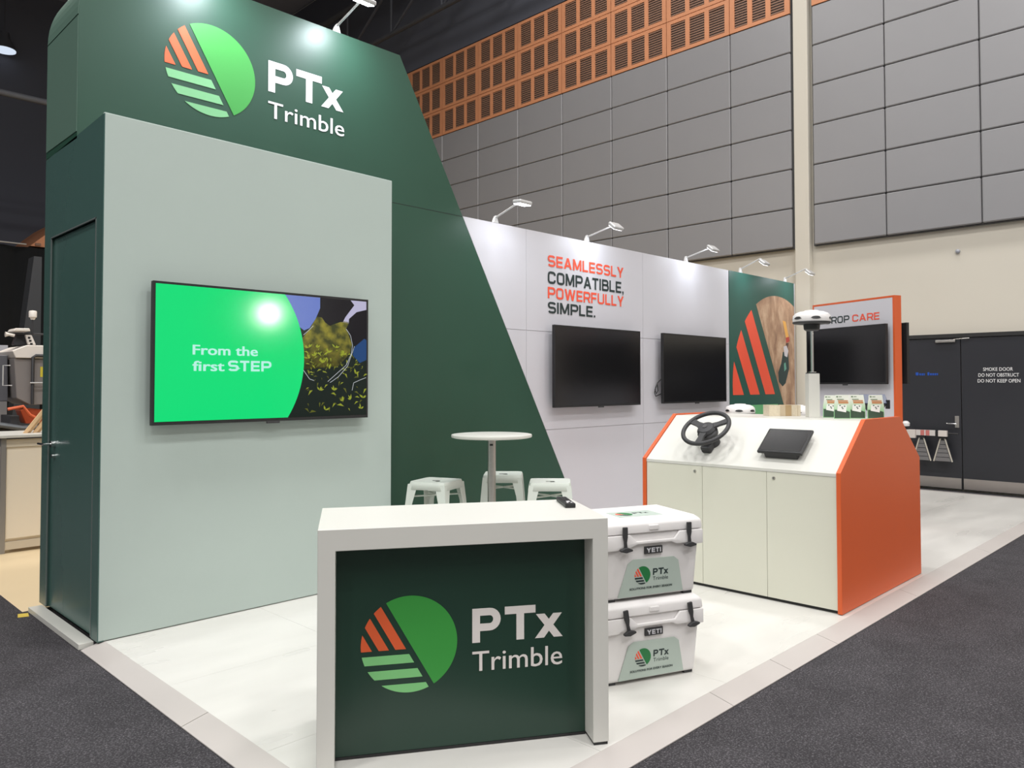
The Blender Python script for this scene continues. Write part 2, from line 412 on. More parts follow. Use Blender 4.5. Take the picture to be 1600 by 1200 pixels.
# black fire doors
d1 = S(thing('door_1', None, None, (12.2, 3.24, 0))) if False else None
def leaf(n, y0, y1):
    o = S(box(n, DOORB, None, 12.13, y0, -.01, 12.19, y1, 2.14, bevel=.003)); return o
dl = leaf('door_1', 3.245, 4.6); dr_ = leaf('door_2', 1.9, 3.235)
S(box('trim_1', mat('black_frame', (.02, .02, .02), .5), None, 12.11, 1.82, 2.145, 12.2, 4.68, 2.2))
S(box('trim_2', mat('black_frame2', (.02, .02, .02), .5), None, 12.11, 4.605, -.03, 12.2, 4.68, 2.14))
S(box('trim_3', mat('black_frame3', (.02, .02, .02), .5), None, 12.11, 1.82, -.03, 12.2, 1.895, 2.14))
KICK = mat('brushed_kickplate', (.5, .46, .43), .38, .85, vary=.12, vs=3)
box('kick_plate', KICK, dl, 12.122, 3.255, 0.0, 12.13, 4.58, .15)
box('kick_plate', KICK, dr_, 12.122, 1.92, 0.0, 12.13, 3.225, .15)
hp = box('handle_plate', STEEL, dl, 12.115, 3.27, .865, 12.13, 3.325, 1.03, bevel=.003)
tub('lever', CHROME, hp, [(12.115, 3.3, .92), (12.07, 3.3, .92), (12.065, 3.33, .922), (12.065, 3.42, .925)], .009)
cl = box('door_closer', STEEL, dl, 12.09, 3.3, 2.08, 12.13, 3.56, 2.115, bevel=.005)
tub('closer_arm', STEEL, dl, [(12.10, 3.32, 2.12), (12.06, 3.2, 2.125), (12.10, 3.12, 2.13)], .007)
# door sign lettering faces -x: build in a rotated carrier
def carrier(parent, name='sign', loc=(0, 0, 0), rz=-PI/2):
    o = bpy.data.objects.new(name, None); COL.objects.link(o); o.parent = parent; o.location = loc; o.rotation_euler = (0, 0, rz); return o
sg = carrier(dr_, 'warning_sign', (12.128, 3.02, 0))
WS = mat('white_sign_vinyl', (.8, .8, .8), .5)
text('SMOKE DOOR', WS, sg, .06, .42, 1.665, 1.715, 0, .006)
text('DO NOT OBSTRUCT', WS, sg, .0, .49, 1.585, 1.635, 0, .006)
text('DO NOT KEEP OPEN', WS, sg, -.01, .505, 1.505, 1.555, 0, .006)
bm = bmesh.new(); xx = 0
for wch in (.05, .03, .03, .02, 0, .035, .03, .03, .03, .02):
    if wch == 0: xx += .03; continue
    bx(bm, xx, 0, 0, xx+wch*.75, .003, .045 if wch > .03 else .03); xx += wch
finish('blue_marking', bm, mat('blue_bar_emission', (.01, .06, .3), .5, emit=(.0, .05, .35), es=.25), carrier(dl, 'door_marking', (12.126, 3.84, 1.61)))  # blue bars with a weak emission of their own

# ceiling steelwork ------------------------------------------------
def truss(name, label, p0, p1, h, r, nseg, grp):
    t = thing(name, label, 'roof truss', p0, 0, grp)
    d = Vector(p1)-Vector(p0)
    tub('bottom_chord', TRUSS, t, [(0, 0, 0), d], r, 8); tub('top_chord', TRUSS, t, [(0, 0, h), d+Vector((0, 0, h))], r*1.5, 8)
    for i in range(nseg):
        a = d*(i/nseg); b = d*((i+1)/nseg)
        tub('strut', TRUSS, t, [a, a+Vector((0, 0, h))], r*.6, 6)
        tub('strut', TRUSS, t, [a+Vector((0, 0, h)), b], r*.6, 6)
truss('roof_truss', 'dark steel lattice roof truss running above the orange louvred panels', (11.5, -2, 10.35), (11.5, 22, 10.35), 1.3, .06, 12, None)
bpy.context.view_layer.update()
truss('roof_truss', 'dark roof truss further out from the louvred wall', (8.2, 4, 11.1), (8.2, 25, 11.1), 1.3, .06, 12, None)
tub('roof_beam', mat('beam_grey', (.12, .125, .14), .6), None, [(-6, 20, 7.9), (12, 20, 7.9)], .07)
setp(bpy.data.objects['roof_beam'], 'thin grey beam crossing the dark hall behind the tower at the left', 'beam')
LED = mat('high_bay_glow', (0, 0, 0), .5, emit=(.75, .85, 1), es=1.0)
def highbay(x, y, z, lab):
    t = thing('high_bay_lamp', lab, 'ceiling light', (x, y, z))
    lathe('reflector', TRUSS, t, [(.12, .5), (.15, .3), (.32, .02), (.3, .0)], 20); lathe('lens', LED, t, [(0, -.03), (.29, -.03), (.29, -.002), (0, -.002)], 20)
    tub('hanger', TRUSS, t, [(0, 0, .5), (0, 0, 13.2-z)], .02, 6)
highbay(5.3, 26.1, 11.1, 'round high bay lamp glowing in the dark roof at the far left edge')
highbay(5.4, 23.6, 12.1, 'round high bay lamp glowing above the rounded tower corner')
# black drape and timber at far end
bm = bmesh.new(); n = 160; P0 = []
for i in range(n+1):
    x = -12+24*i/n; P0.append((x, 22.0+.07*math.sin(i*1.7)+.03*math.sin(i*.63)))
vs0 = [bm.verts.new((x, y, -.03)) for x, y in P0]; vs1 = [bm.verts.new((x, y, 4.86)) for x, y in P0]
for i in range(n): bm.faces.new((vs0[i], vs0[i+1], vs1[i+1], vs1[i]))
o = finish('stage_curtain', bm, DRAPE, None, smooth=True); md = o.modifiers.new('s', 'SOLIDIFY'); md.thickness = .02
setp(o, 'tall black pleated curtain closing off the hall behind the grey machine', 'curtain')
o = tub('curtain_rail', mat('rail', (.55, .55, .55), .3, .5), None, [(-12, 21.8, 4.9), (4.95, 21.8, 4.9)], .018, 8); setp(o, 'thin pale rail along the top edge of the black curtain', 'rail')
o = pris('timber_bulkhead', TIMBER, None, [(5.1, 4.92), (9.0, 4.92), (9.0, 6.0), (6.2, 6.0)], 22.1, 26.49); setp(o, 'orange timber bulkhead showing above the curtain left of the tower', 'bulkhead')
for i in range(12): box('batten', SLAT, o, 5.2+i*.3, 22.06, 4.94, 5.32+i*.3, 22.095, 5.0)

# ================================================================== BOOTH PLATFORM
pf = thing('raised_platform', 'low white glossy stand platform with grey sloping edge strips on dark carpet', 'platform', (1.55, 2.02, 0))
bm = bmesh.new(); bx(bm, .01, .03, -.033, 10.05, 3.42, -.013); finish('deck_base', bm, JOINT, pf)
tiles = {}
xs = [0, .95]+[.95+i for i in range(1, 10)]+[10.07]
ys = [0, .98, 1.98, 2.98, 3.44]
for i in range(len(xs)-1):
    for j in range(len(ys)-1):
        key = (round(xs[i+1]-xs[i], 3), round(ys[j+1]-ys[j], 3))
        if key not in tiles:
            bm = bmesh.new(); bx(bm, .0006, .0006, -.012, key[0]-.0006, key[1]-.0006, 0); tiles[key] = finish('floor_tile', bm, FLOORW, pf); o = tiles[key]
        else: o = dup(tiles[key]); o.parent = pf
        o.location = (xs[i], ys[j], random.uniform(-.0004, 0))
# edge strips: right side (along x) and left side (along y)
def strip(a, b, side):
    if side == 'r':
        bm = bmesh.new(); prism(bm, [(0, 0), (0, -.012), (-.008, -.033), (-.13, -.033), (-.13, -.029)], a-1.55+.002, b-1.55-.002, 'x'); return finish('edge_strip', bm, EDGEM, pf)
    bm = bmesh.new(); prism(bm, [(0, 0), (0, -.012), (-.008, -.033), (-.12, -.033), (-.12, -.029)], a-2.02+.002, b-2.02-.002, 'y'); return finish('edge_strip', bm, EDGEM, pf)
for a, b in ((1.43, 2.2), (2.2, 3.34), (3.34, 3.96), (3.96, 4.55), (4.55, 5.95), (5.95, 7.92), (7.92, 9.6), (9.6, 11.62)): strip(a, b, 'r')
for a, b in ((2.03, 3.55), (3.55, 4.98)): strip(a, b, 'l')
box('threshold_step', WHITEL, pf, 1.425-1.55, 5.0-2.02, -.033, 1.505-1.55, 6.08-2.02, .0, bevel=.002)
box('rear_strip', EDGEM, pf, 10.08, 0, -.033, 10.2, 3.44, -.004)

# ================================================================== TOWER
XR = lambda z: 6.452-.556*z      # sloping right edge of the green front
tw = thing('display_tower', 'tall dark green booth tower with sloping edge, storage room and white lettering', 'booth tower', (1.508, 5.467, 0))
ox, oy = 1.508, 5.467
L = lambda pts: [(x-ox, z) for x, z in pts]
pris('tower_body', GREEN, tw, L([(1.545, .002), (XR(0), .002), (XR(3.06), 3.06), (1.545, 3.06)]), 0, .68)
rc = arc(1.508+.42, 4.37-.5, .42, 180, 90, 14, .5)
pris('tower_header', GREEN, tw, L([(XR(3.066), 3.066), (XR(4.37), 4.37)]+rc[::-1]+[(1.508, 3.066)]), 0, .69)
ro = arc(.418, 4.37-.5, .4215, 180, 96, 14, .5015); ri = arc(.418, 4.37-.5, .4185, 180, 96, 14, .4985)
bm = bmesh.new(); prism(bm, [(-.0035, 3.112), (-.0035, 3.86), (-.0002, 3.86), (-.0002, 3.112)], .002, .68, 'y')
for k in range(14): prism(bm, [ro[k], ro[k+1], ri[k+1], ri[k]], .002, .68, 'y')
finish('header_side_sheen', bm, mat('side_sheen_green', srgb(88, 116, 103), .45), tw)  # thin added shell: left side's grazing reflection painted as a lighter green
# storage room in front
pris('storage_side', GREEN2, tw, [(-.518, .002), (-.40, .002), (-.40, 2.50), (.535, 2.50), (.535, .002), (.69, .002), (.69, 3.06), (-.518, 3.10)], 0, .034, 'x')
pris('fabric_front', PALE, tw, L([(1.509, .004), (3.571, .004), (3.571, 3.085), (1.509, 3.108)]), -.5185, -.49, bevel=.006)
box('storage_return', GREEN2, tw, 2.03, -.489, .002, 2.06, -.002, 3.08)
box('storage_lid', GREEN2, tw, .036, -.488, 3.03, 2.028, -.002, 3.06)
dd = box('storage_door', GREEN2, tw, .016, -.388, .006, .05, .523, 2.488, bevel=.003)
fr = bmesh.new()
for a in ((-.003, -.402, .01, .004, -.394, 2.498), (-.003, .527, .01, .004, .535, 2.498), (-.003, -.402, 2.492, .004, .535, 2.5)): bx(fr, *a)
finish('door_frame', fr, ALU, tw)
rs = tub('handle_rose', CHROME, dd, [(.016, .44, 1.1), (-.01, .44, 1.1)], .022, 16)
tub('lever', CHROME, rs, [(-.01, .44, 1.1), (-.05, .44, 1.1), (-.055, .46, 1.1), (-.055, .55, 1.1)], .008)
tub('key_cylinder', CHROME, dd, [(.016, .44, 1.02), (-.004, .44, 1.02)], .014, 12)
emblem('emblem', tw, 2.367-ox, 3.75, .328, 0, [L_GREEN, L_ORANGE, L_MINT], th=.003)
ptx(tw, 2.367-ox, 3.75, .328, 0, L_WHITE, .003)
text('Trimble', L_WHITE, tw, 2.80-ox, 3.465-ox, 3.522, 3.655, -.003, .004)
box('seam', JOINT, tw, 2.063, .001, 3.0605, XR(3.06)-ox-.002, .02, 3.0655)

# ================================================================== LONG WHITE WALL
lw = S(thing('wall_back', None, None, (4.0, 5.467, 0)))
del_ = None
box('wall_core', WHITEP, lw, XR(0)-4+.02, .02, 0.002, 7.64, .09, 3.05)
pris('wall_core_upper', WHITEP, lw, [(XR(0)-4+.02, .1), (XR(0)-4+.018, 3.05), (XR(3.05)-4+.02, 3.05)], .02, .09)
zs = [.002, 1.02, 2.04, 3.07]; xj = [3.6, 5.6, 7.6, 9.62]
for i in range(3):
    for j in range(3):
        p = [(xj[i]+.002, zs[j]+.002), (xj[i+1]-.002, zs[j]+.002), (xj[i+1]-.002, zs[j+1]-.002), (xj[i]+.002, zs[j+1]-.002)]
        p = clip(p, -1, -.556, -(6.452+.004))
        if len(p) > 2:
            o = pris('wall_panel', WHITEP, lw, [(a-4, b) for a, b in p], 0, .02)
box('end_edge', WHITEP, lw, 7.642, 0, .002, 7.66, .09, 3.07)
rear = [(a-4, b) for a, b in [(3.9, 3.05), (XR(3.05), 3.05)]]
# poster panel at the end of the wall
pp = thing('poster_panel', 'green poster at the wall end with coral stripes and brown field picture', 'poster', (9.62, 5.463, 0))
POST = mat('poster_green', srgb(38, 84, 74), .42)
box('panel', POST, pp, .004, -.002, .002, 2.0, .003, 3.068)
def field_mat():
    m = bpy.data.materials.new('ploughed_field_print'); m.use_nodes = True
    nt = m.node_tree; b = nt.nodes['Principled BSDF']; b.inputs['Roughness'].default_value = .5
    tc = nt.nodes.new('ShaderNodeTexCoord'); mp = nt.nodes.new('ShaderNodeMapping'); mp.inputs['Rotation'].default_value = (0, .35, 0); mp.inputs['Scale'].default_value = (1.5, 1, .7)
    n = nt.nodes.new('ShaderNodeTexNoise'); n.inputs['Scale'].default_value = 3.2; n.inputs['Detail'].default_value = 8; n.inputs['Roughness'].default_value = .62; n.inputs['Distortion'].default_value = .25
    nt.links.new(tc.outputs['Object'], mp.inputs[0]); nt.links.new(mp.outputs[0], n.inputs['Vector'])
    r = nt.nodes.new('ShaderNodeValToRGB'); e = r.color_ramp.elements
    e[0].position = .3; e[0].color = (*srgb(132, 98, 78), 1); e[1].position = .72; e[1].color = (*srgb(222, 192, 162), 1)
    x = e.new(.5); x.color = (*srgb(178, 142, 114), 1)
    nt.links.new(n.outputs['Fac'], r.inputs[0]); nt.links.new(r.outputs[0], b.inputs['Base Color']); return m
emblem('emblem', pp, 11.05-9.62, 1.47, 1.35, -.002, [field_mat(), L_RED, mat('poster_mint', srgb(104, 176, 120), .45)], rect=(.02, 1.998, .01, 3.05), th=.002)
def flat(name, m, parent, pts, y, th=.0012): return pris(name, m, parent, pts, y-th, y)
flat('tractor_print', mat('tractor_dark', srgb(40, 62, 62), .5), pp, [(a-9.62, b) for a, b in [(11.22, 1.98), (11.40, 1.96), (11.42, 1.72), (11.30, 1.5), (11.2, 1.45), (11.08, 1.52), (11.06, 1.66), (11.16, 1.8)]], -.0041)
flat('tractor_print', mat('tractor_mint', srgb(110, 170, 150), .5), pp, [(a-9.62, b) for a, b in [(11.25, 1.80), (11.30, 1.82), (11.33, 1.72), (11.26, 1.68)]], -.0055)
flat('trailer_print', mat('tractor_white', srgb(214, 208, 212), .5), pp, [(a-9.62, b) for a, b in [(11.24, 2.06), (11.34, 2.08), (11.4, 2.0), (11.36, 1.9), (11.27, 1.92)]], -.0055)
flat('hopper_print', mat('hopper_yellow', srgb(236, 176, 90), .5), pp, [(a-9.62, b) for a, b in [(11.22, 2.46), (11.32, 2.45), (11.42, 2.22), (11.33, 2.2)]], -.0041)
flat('hopper_print', mat('hopper_red', srgb(190, 72, 62), .5), pp, [(a-9.62, b) for a, b in [(11.32, 2.2), (11.43, 2.22), (11.45, 2.15), (11.33, 2.12)]], -.0055)
flat('track_print', mat('track_dark', srgb(92, 62, 52), .5), pp, [(a-9.62, b) for a, b in [(11.33, 2.12), (11.42, 2.12), (11.36, 2.0), (11.3, 2.03)]], -.0041)

# slogan on the wall
sl = thing('wall_slogan', 'coral and charcoal four-line slogan lettering on white wall above left dark television', 'lettering', (5.92, 5.466, 2.2))
for s_, m_, x1, zb, zc in (('SEAMLESSLY', L_RED, 1.30, .525, .645), ('COMPATIBLE,', L_DARK, 1.30, .345, .475), ('POWERFULLY', L_RED, 1.30, .19, .31), ('SIMPLE.', L_DARK, .78, .035, .155)):
    wide(s_, m_, sl, .0, x1, zb, zc, -.0005, .185)

# ================================================================== WALL SPOT LAMPS
GLOW = mat('lamp_led', (1, 1, 1), .4, emit=(.93, .95, 1), es=26)
GLOWD = mat('lamp_led_dim', (1, 1, 1), .4, emit=(.93, .95, 1), es=3)
lampg = 'arm spotlights on top of the stand walls'
def spot(x, z, y0, y1, dz, lab, bright=1.0, bend=False, power=2.4, tilt=40):
    t = thing('arm_spotlight', lab, 'spotlight', (x, y0, z), 0, lampg)
    bm = bmesh.new(); prism(bm, [(-.035, 0), (.035, 0), (.02, .05), (.0, .075), (-.015, .05)], -.03, .0, 'y'); finish('clamp', bm, LAMPW, t, bevel=.004)
    dy = y1-y0
    if bend:
        tub('arm', LAMPW, t, [(0, -.015, .05), (0, dy*.85, dz+.07), (0, dy*.9, dz+.06), (0, dy, dz+.01)], .009, 8)
    else: tub('arm', LAMPW, t, [(0, -.015, .05), (0, dy+.05, dz+.02)], .009, 8)
    bm = bmesh.new(); bx(bm, -.085, -.055, -.008, .085, .055, .03)
    h = finish('lamp_head', bm, LAMPW, t, bevel=.018, seg=3, loc=(0, dy, dz), rot=(math.radians(tilt), 0, 0))
    bm = bmesh.new(); bx(bm, -.07, -.042, -.013, .07, .042, -.006); finish('led_panel', bm, GLOW if tilt < 30 else GLOWD, h)
    a = area('spot_light', (0, 0, -.02), .12, power, (.86, .92, 1.0), sy=.08, spread=math.radians(150)); a.parent = h
Z1, Z2 = 3.07, 4.37
spot(5.184, Z1, 5.5, 5.11, .13, 'glaring arm spotlight on wall top nearest the green tower', tilt=6)
spot(6.578, Z1, 5.5, 5.08, .105, 'arm spotlight on white wall top above the slogan')
spot(8.573, Z1, 5.5, 5.09, .115, 'arm spotlight on white wall top above the right dark television')
spot(9.979, Z1, 5.5, 5.12, .10, 'bent arm spotlight above the left corner of the green poster', bend=True)
spot(11.367, Z1, 5.5, 5.09, .10, 'bent arm spotlight above the right corner of the green poster', bend=True)
spot(3.399, Z2, 5.5, 5.09, .12, 'arm spotlight on top of the green tower above the lettering', power=11, tilt=18)
spot(2.35, Z2, 5.5, 5.09, .12, 'arm spotlight on top of the green tower above the round emblem', power=11, tilt=18)

# ================================================================== TELEVISIONS
def television(name, label, W, H, loc, rz, on=False, group=None, gap=.06, inner=None):
    t = thing(name, label, 'television', loc, rz, group)      # origin: lower left front corner, front = -y
    box('casing', BLACK, t, 0, .004, 0, W, .035, H, bevel=.004)
    bm = bmesh.new(); b_ = .014
    for a in ((0, 0, 0, W, .006, b_*1.4), (0, 0, H-b_, W, .006, H), (0, 0, b_*1.4, b_, .006, H-b_), (W-b_, 0, b_*1.4, W, .006, H-b_)): bx(bm, *a)
    finish('bezel', bm, BLACK, t)
    s = box('screen', SCREEN, t, b_, .002, b_*1.4, W-b_, .0042, H-b_)
    box('wall_bracket', BLACK, t, W*.3, .035, H*.3, W*.7, gap+.032, H*.7)
    box('badge', CHAR, t, W*.48, -.004, -.014, W*.54, .008, .002, bevel=.002)
    return t
t1 = television('television', 'large switched-on television with bright green slide on pale sage wall', 1.536, .876, (1.766, 4.87, 1.25), 0, gap=.045)
T1 = lambda L_: [(x-1.766, z-1.25) for x, z in L_]
cxg0 = 2.045
E_G = emis('slide_green', (0.0, .78, .20), 1.0)
E_G.node_tree.nodes['Principled BSDF'].inputs['Roughness'].default_value = .1; E_D = emis('slide_shadow', srgb(26, 36, 32), 1)
E_G.node_tree.nodes['Principled BSDF'].inputs['Specular IOR Level'].default_value = .5
E_T = emis('slide_text', srgb(190, 250, 235), 1.0)
sm = bpy.data.materials.new('slide_field'); sm.use_nodes = True
nt = sm.node_tree; b = nt.nodes['Principled BSDF']; b.inputs['Base Color'].default_value = (0, 0, 0, 1); b.inputs['Roughness'].default_value = .28
tc = nt.nodes.new('ShaderNodeTexCoord'); n = nt.nodes.new('ShaderNodeTexNoise'); n.inputs['Scale'].default_value = 14; n.inputs['Detail'].default_value = 5
r = nt.nodes.new('ShaderNodeValToRGB'); e = r.color_ramp.elements; e[0].position = .38; e[0].color = (*srgb(64, 68, 34), 1); e[1].position = .68; e[1].color = (*srgb(150, 142, 52), 1)
nt.links.new(tc.outputs['Object'], n.inputs['Vector']); nt.links.new(n.outputs['Fac'], r.inputs[0]); sx_ = nt.nodes.new('ShaderNodeSeparateXYZ'); nt.links.new(tc.outputs['Object'], sx_.inputs[0]); mr_ = nt.nodes.new('ShaderNodeMapRange')
mr_.inputs[1].default_value = .33; mr_.inputs[2].default_value = .56; mr_.inputs[3].default_value = .12; mr_.inputs[4].default_value = 1.0
nt.links.new(sx_.outputs[2], mr_.inputs[0]); nt.links.new(r.outputs[0], b.inputs['Emission Color']); nt.links.new(mr_.outputs[0], b.inputs['Emission Strength']); b.inputs['Specular IOR Level'].default_value = .22
E_S = emis('slide_sky', srgb(190, 186, 214), 1); E_B = emis('slide_shirt', srgb(108, 128, 200), 1); E_K = emis('slide_figure', srgb(24, 22, 28), 1)
E_BB = emis('slide_blue_sleeve', srgb(34, 70, 120), 1); E_Y = emis('slide_leaf', srgb(150, 160, 50), 1); E_O = emis('slide_rim_light', srgb(190, 196, 200), 1)
box('slide_picture', E_D, t1, .015, .0008, .022, 1.52, .0018, .86)
def fp(n, m, L_, y): return flat(n, m, t1, T1(L_), y, .0004)
fp('slide_picture', sm, [(2.758, 1.813), (2.816, 1.88), (2.875, 1.974), (2.912, 1.971), (2.979, 1.915), (3.085, 1.954), (3.137, 1.951), (3.118, 1.894), (3.163, 1.785), (3.144, 1.718), (3.05, 1.628), (2.762, 1.60)], .0006)
fp('slide_picture', E_S, [(3.149, 2.11), (3.285, 2.11), (3.286, 2.016), (3.201, 2.011), (3.137, 1.94), (3.073, 1.947), (3.104, 1.982), (3.181, 2.076)], .0006)
fp('slide_picture', E_B, [(2.607, 2.11), (2.899, 2.11), (2.899, 2.035), (2.863, 1.957), (2.816, 1.89), (2.775, 1.872), (2.73, 1.9)], .0002)
fp('slide_picture', E_K, [(2.902, 2.11), (3.149, 2.11), (3.181, 2.076), (3.136, 2.023), (3.104, 1.982), (3.086, 1.948), (3.023, 1.944), (2.979, 1.915), (2.942, 1.935), (2.912, 1.971), (2.875, 1.974), (2.899, 2.035)], -.0002)
fp('slide_picture', E_K, [(3.287, 2.05), (3.201, 2.027), (3.136, 1.973), (3.134, 1.934), (3.111, 1.9), (3.163, 1.819), (3.189, 1.764), (3.288, 1.722)], -.0002)
fp('slide_picture', E_BB, [(3.176, 1.763), (3.268, 1.834), (3.287, 1.824), (3.287, 1.677), (3.229, 1.653), (3.17, 1.707)], -.0006)
bm = bmesh.new()
for ln in ([(2.766, 1.602), (2.819, 1.534), (2.854, 1.523)], [(2.963, 1.516), (3.113, 1.634), (3.157, 1.718), (3.167, 1.785)], [(2.982, 1.509), (3.05, 1.551), (3.126, 1.629), (3.183, 1.775)],
           [(3.165, 1.452), (3.178, 1.507), (3.23, 1.527), (3.285, 1.546)], [(2.77, 1.84), (2.816, 1.88), (2.846, 1.908)], [(3.111, 1.9), (3.15, 1.851), (3.166, 1.785)]):
    for (a, b2), (c, d) in zip(ln, ln[1:]):
        v = Vector((c-a, d-b2)).normalized()*.0018; nx, nz = -v.y, v.x
        prism(bm, T1([(a+nx, b2+nz), (a-nx, b2-nz), (c-nx, d-nz), (c+nx, d+nz)]), -.001, -.0006)
finish('slide_outline', bm, E_O, t1)['kind'] = 'stuff'
bm = bmesh.new()
for (x, z) in [(2.806, 1.677), (2.853, 1.694), (2.914, 1.647), (2.975, 1.605), (2.897, 1.454), (3.013, 1.453), (3.089, 1.375), (3.153, 1.385), (3.238, 1.317), (3.255, 1.395), (2.81, 1.751), (2.877, 1.754), (2.962, 1.724), (3.024, 1.758), (3.087, 1.705), (2.946, 1.313), (3.19, 1.574)]:
    for k in range(4):
        a = random.uniform(.2, PI-.2); l = random.uniform(.022, .042); w_ = .006
        dx, dz = math.cos(a)*l, math.sin(a)*l; nx, nz = -math.sin(a)*w_, math.cos(a)*w_
        prism(bm, T1([(x, z), (x+dx*.5+nx, z+dz*.5+nz), (x+dx, z+dz), (x+dx*.5-nx, z+dz*.5-nz)]), -.0011-k*.0003, -.0008-k*.0003)
finish('slide_leaves', bm, E_Y, t1)['kind'] = 'stuff'
RL = random.Random(5); E_Y2 = emis('slide_leaf_dim', srgb(96, 100, 36), 1)
bm = bmesh.new()
for i in range(170):
    x = RL.uniform(2.79, 3.27); z = RL.choice((RL.uniform(1.56, 1.74), RL.uniform(1.29, 1.62)))
    if z < 1.6 and RL.random() < .35: continue
    if (x-cxg0)**2+(z-1.672)**2 < .76**2: continue
    a = RL.uniform(.1, PI-.1); l = RL.uniform(.02, .05)*(1.3-(z-1.3)); w_ = l*.13
    dx, dz = math.cos(a)*l, math.sin(a)*l; nx, nz = -math.sin(a)*w_, math.cos(a)*w_
    prism(bm, T1([(x, z), (x+dx*.5+nx, z+dz*.5+nz+l*.12), (x+dx, z+dz*.8), (x+dx*.5-nx, z+dz*.5-nz+l*.12)]), -.0005-(i%5)*.00004, -.0003-(i%5)*.00004, mi=i % 2)
finish('slide_leaves', bm, [E_Y, E_Y2], t1)['kind'] = 'stuff'
# green slide area with curved right edge
cxg, czg, Rg = 2.045, 1.672, .73
a0 = math.degrees(math.asin((2.111-czg)/Rg)); a1 = -math.degrees(math.asin((czg-1.271)/Rg))
gp = [(1.781, 1.271), (1.781, 2.111)]+arc(cxg, czg, Rg, a0, a1, 24)
flat('slide_green_area', E_G, t1, T1(gp), -.0016, .0004)
text('From the', E_T, t1, 2.005-1.766, 2.435-1.766, 1.650-1.25+.035, 1.757-1.25-.008, -.0032, .022)
text('first', E_T, t1, 2.005-1.766, 2.21-1.766, 1.563-1.25+.02, 1.660-1.25-.012, -.0032, .022)
wide('STEP', E_T, t1, 2.232-1.766, 2.528-1.766, .333, .402, -.0022, .2)
television('television', 'dark television below the slogan on the white wall', 1.492, .858, (5.908, 5.36, 1.25), 0, gap=.072)
t3 = television('television', 'dark television with looped cable, between slogan and green poster', 1.49, .858, (7.865, 5.36, 1.254), 0, gap=.072)
cb = bmesh.new(); tube(cb, [(.05, .06, .3), (-.03, .065, .25), (-.075, .07, .17), (-.05, .07, .12), (-.01, .07, .16), (-.03, .07, .24), (-.06, .07, .2), (-.085, .07, .13), (-.06, .07, .09), (.05, .06, .12)], .006, 8)
finish('cable', cb, BLACK, t3, smooth=True)

# ================================================================== CROP CARE WALL
CA = math.radians(-112.4)
cw = thing('sign_wall', 'free-standing white wall edged in orange with charcoal and coral heading', 'display wall', (9.097, 4.040, 0), CA)
WC = 1.187; HC = 2.44
box('wall_board', WHITEP, cw, .022, 0, .003, WC-.022, .1, HC-.022)
box('orange_edge', ORANGE, cw, WC-.022, -.001, .003, WC, .101, HC)
box('orange_edge', ORANGE, cw, 0, -.001, .003, .022, .101, HC)
box('orange_edge', ORANGE, cw, .0225, -.001, HC-.0215, WC-.0225, .101, HC)
wide('CROP', L_DARK, cw, WC-.985, WC-.62, 2.195, 2.275, -.0005)
wide('CARE', L_RED, cw, WC-.575, WC-.196, 2.195, 2.275, -.0005)
def loc2w(o, x, y, z):
    return (o.location.x+math.cos(CA)*x-math.sin(CA)*y, o.location.y+math.sin(CA)*x+math.cos(CA)*y, z)
television('television', 'dark television on the orange-edged free-standing wall', 1.166, .65, loc2w(cw, WC-.045-1.166, -.08, 1.487), CA, gap=.045)
television('television', 'dark television on the reverse of the orange-edged wall, seen edge on', 1.16, .66, loc2w(cw, WC+.02, .19, 1.49), CA+PI, gap=.052)

# ================================================================== FRONT COUNTER
th = math.radians(-32.8)
fc = thing('reception_counter', 'white waterfall counter with recessed dark green branded front panel', 'counter', (1.584, 2.67, 0), th)
CW_, CD, CH_ = 1.175, .545, .937
bm = bmesh.new()
pr_ = [(0, .012), (.067, .012), (.067, CH_-.085), (CW_-.067, CH_-.085), (CW_-.067, .012), (CW_, .012), (CW_, CH_), (0, CH_)]
prism(bm, pr_, 0, CD, 'y'); finish('frame', bm, WHITEC, fc, bevel=.002, seg=1)
box('foot_pad', BLACK, fc, .004, .004, 0, .063, CD-.004, .012); box('foot_pad', BLACK, fc, CW_-.063, .004, 0, CW_-.004, CD-.004, .012)
GREENC = mat('counter_green_gloss', srgb(32, 58, 47), .3, vary=.04, vs=3)
box('front_panel', GREENC, fc, .068, .115, .012, CW_-.068, .135, CH_-.086)
box('plinth', BLACK, fc, .068, .112, .001, CW_-.068, .137, .0115)
emblem('emblem', fc, .361, .439, .195, .115, [mat('panel_green', srgb(56, 148, 62), .4), mat('panel_orange', srgb(214, 92, 50), .4), mat('panel_mint', srgb(124, 194, 124), .4)])
PW = mat('panel_white', srgb(222, 216, 212), .4)
ptx(fc, .361, .439, .195, .115, PW)
text('Trimble', PW, fc, .619, 1.006, .306, .392, .1135, .004)
# remote control
rm = thing('remote_control', 'small black remote control lying on the white counter corner', 'remote', (2.72, 2.40, .9375), math.radians(53))
box('body', BLACK, rm, -.11, -.024, .0, .11, .024, .02, bevel=.005)
bm = bmesh.new()
for i in range(5):
    for j in range(3): bx(bm, -.03+i*.026, -.016+j*.012, .0195, -.016+i*.026, -.008+j*.012, .0225)
finish('buttons', bm, CHAR, rm)
bm = bmesh.new(); bx(bm, -.06, -.008, .0195, -.045, .008, .0222); bx(bm, -.085, -.014, .0195, -.075, -.006, .0222); bx(bm, -.085, .004, .0195, -.075, .012, .0222)
finish('white_buttons', bm, L_WHITE, rm)

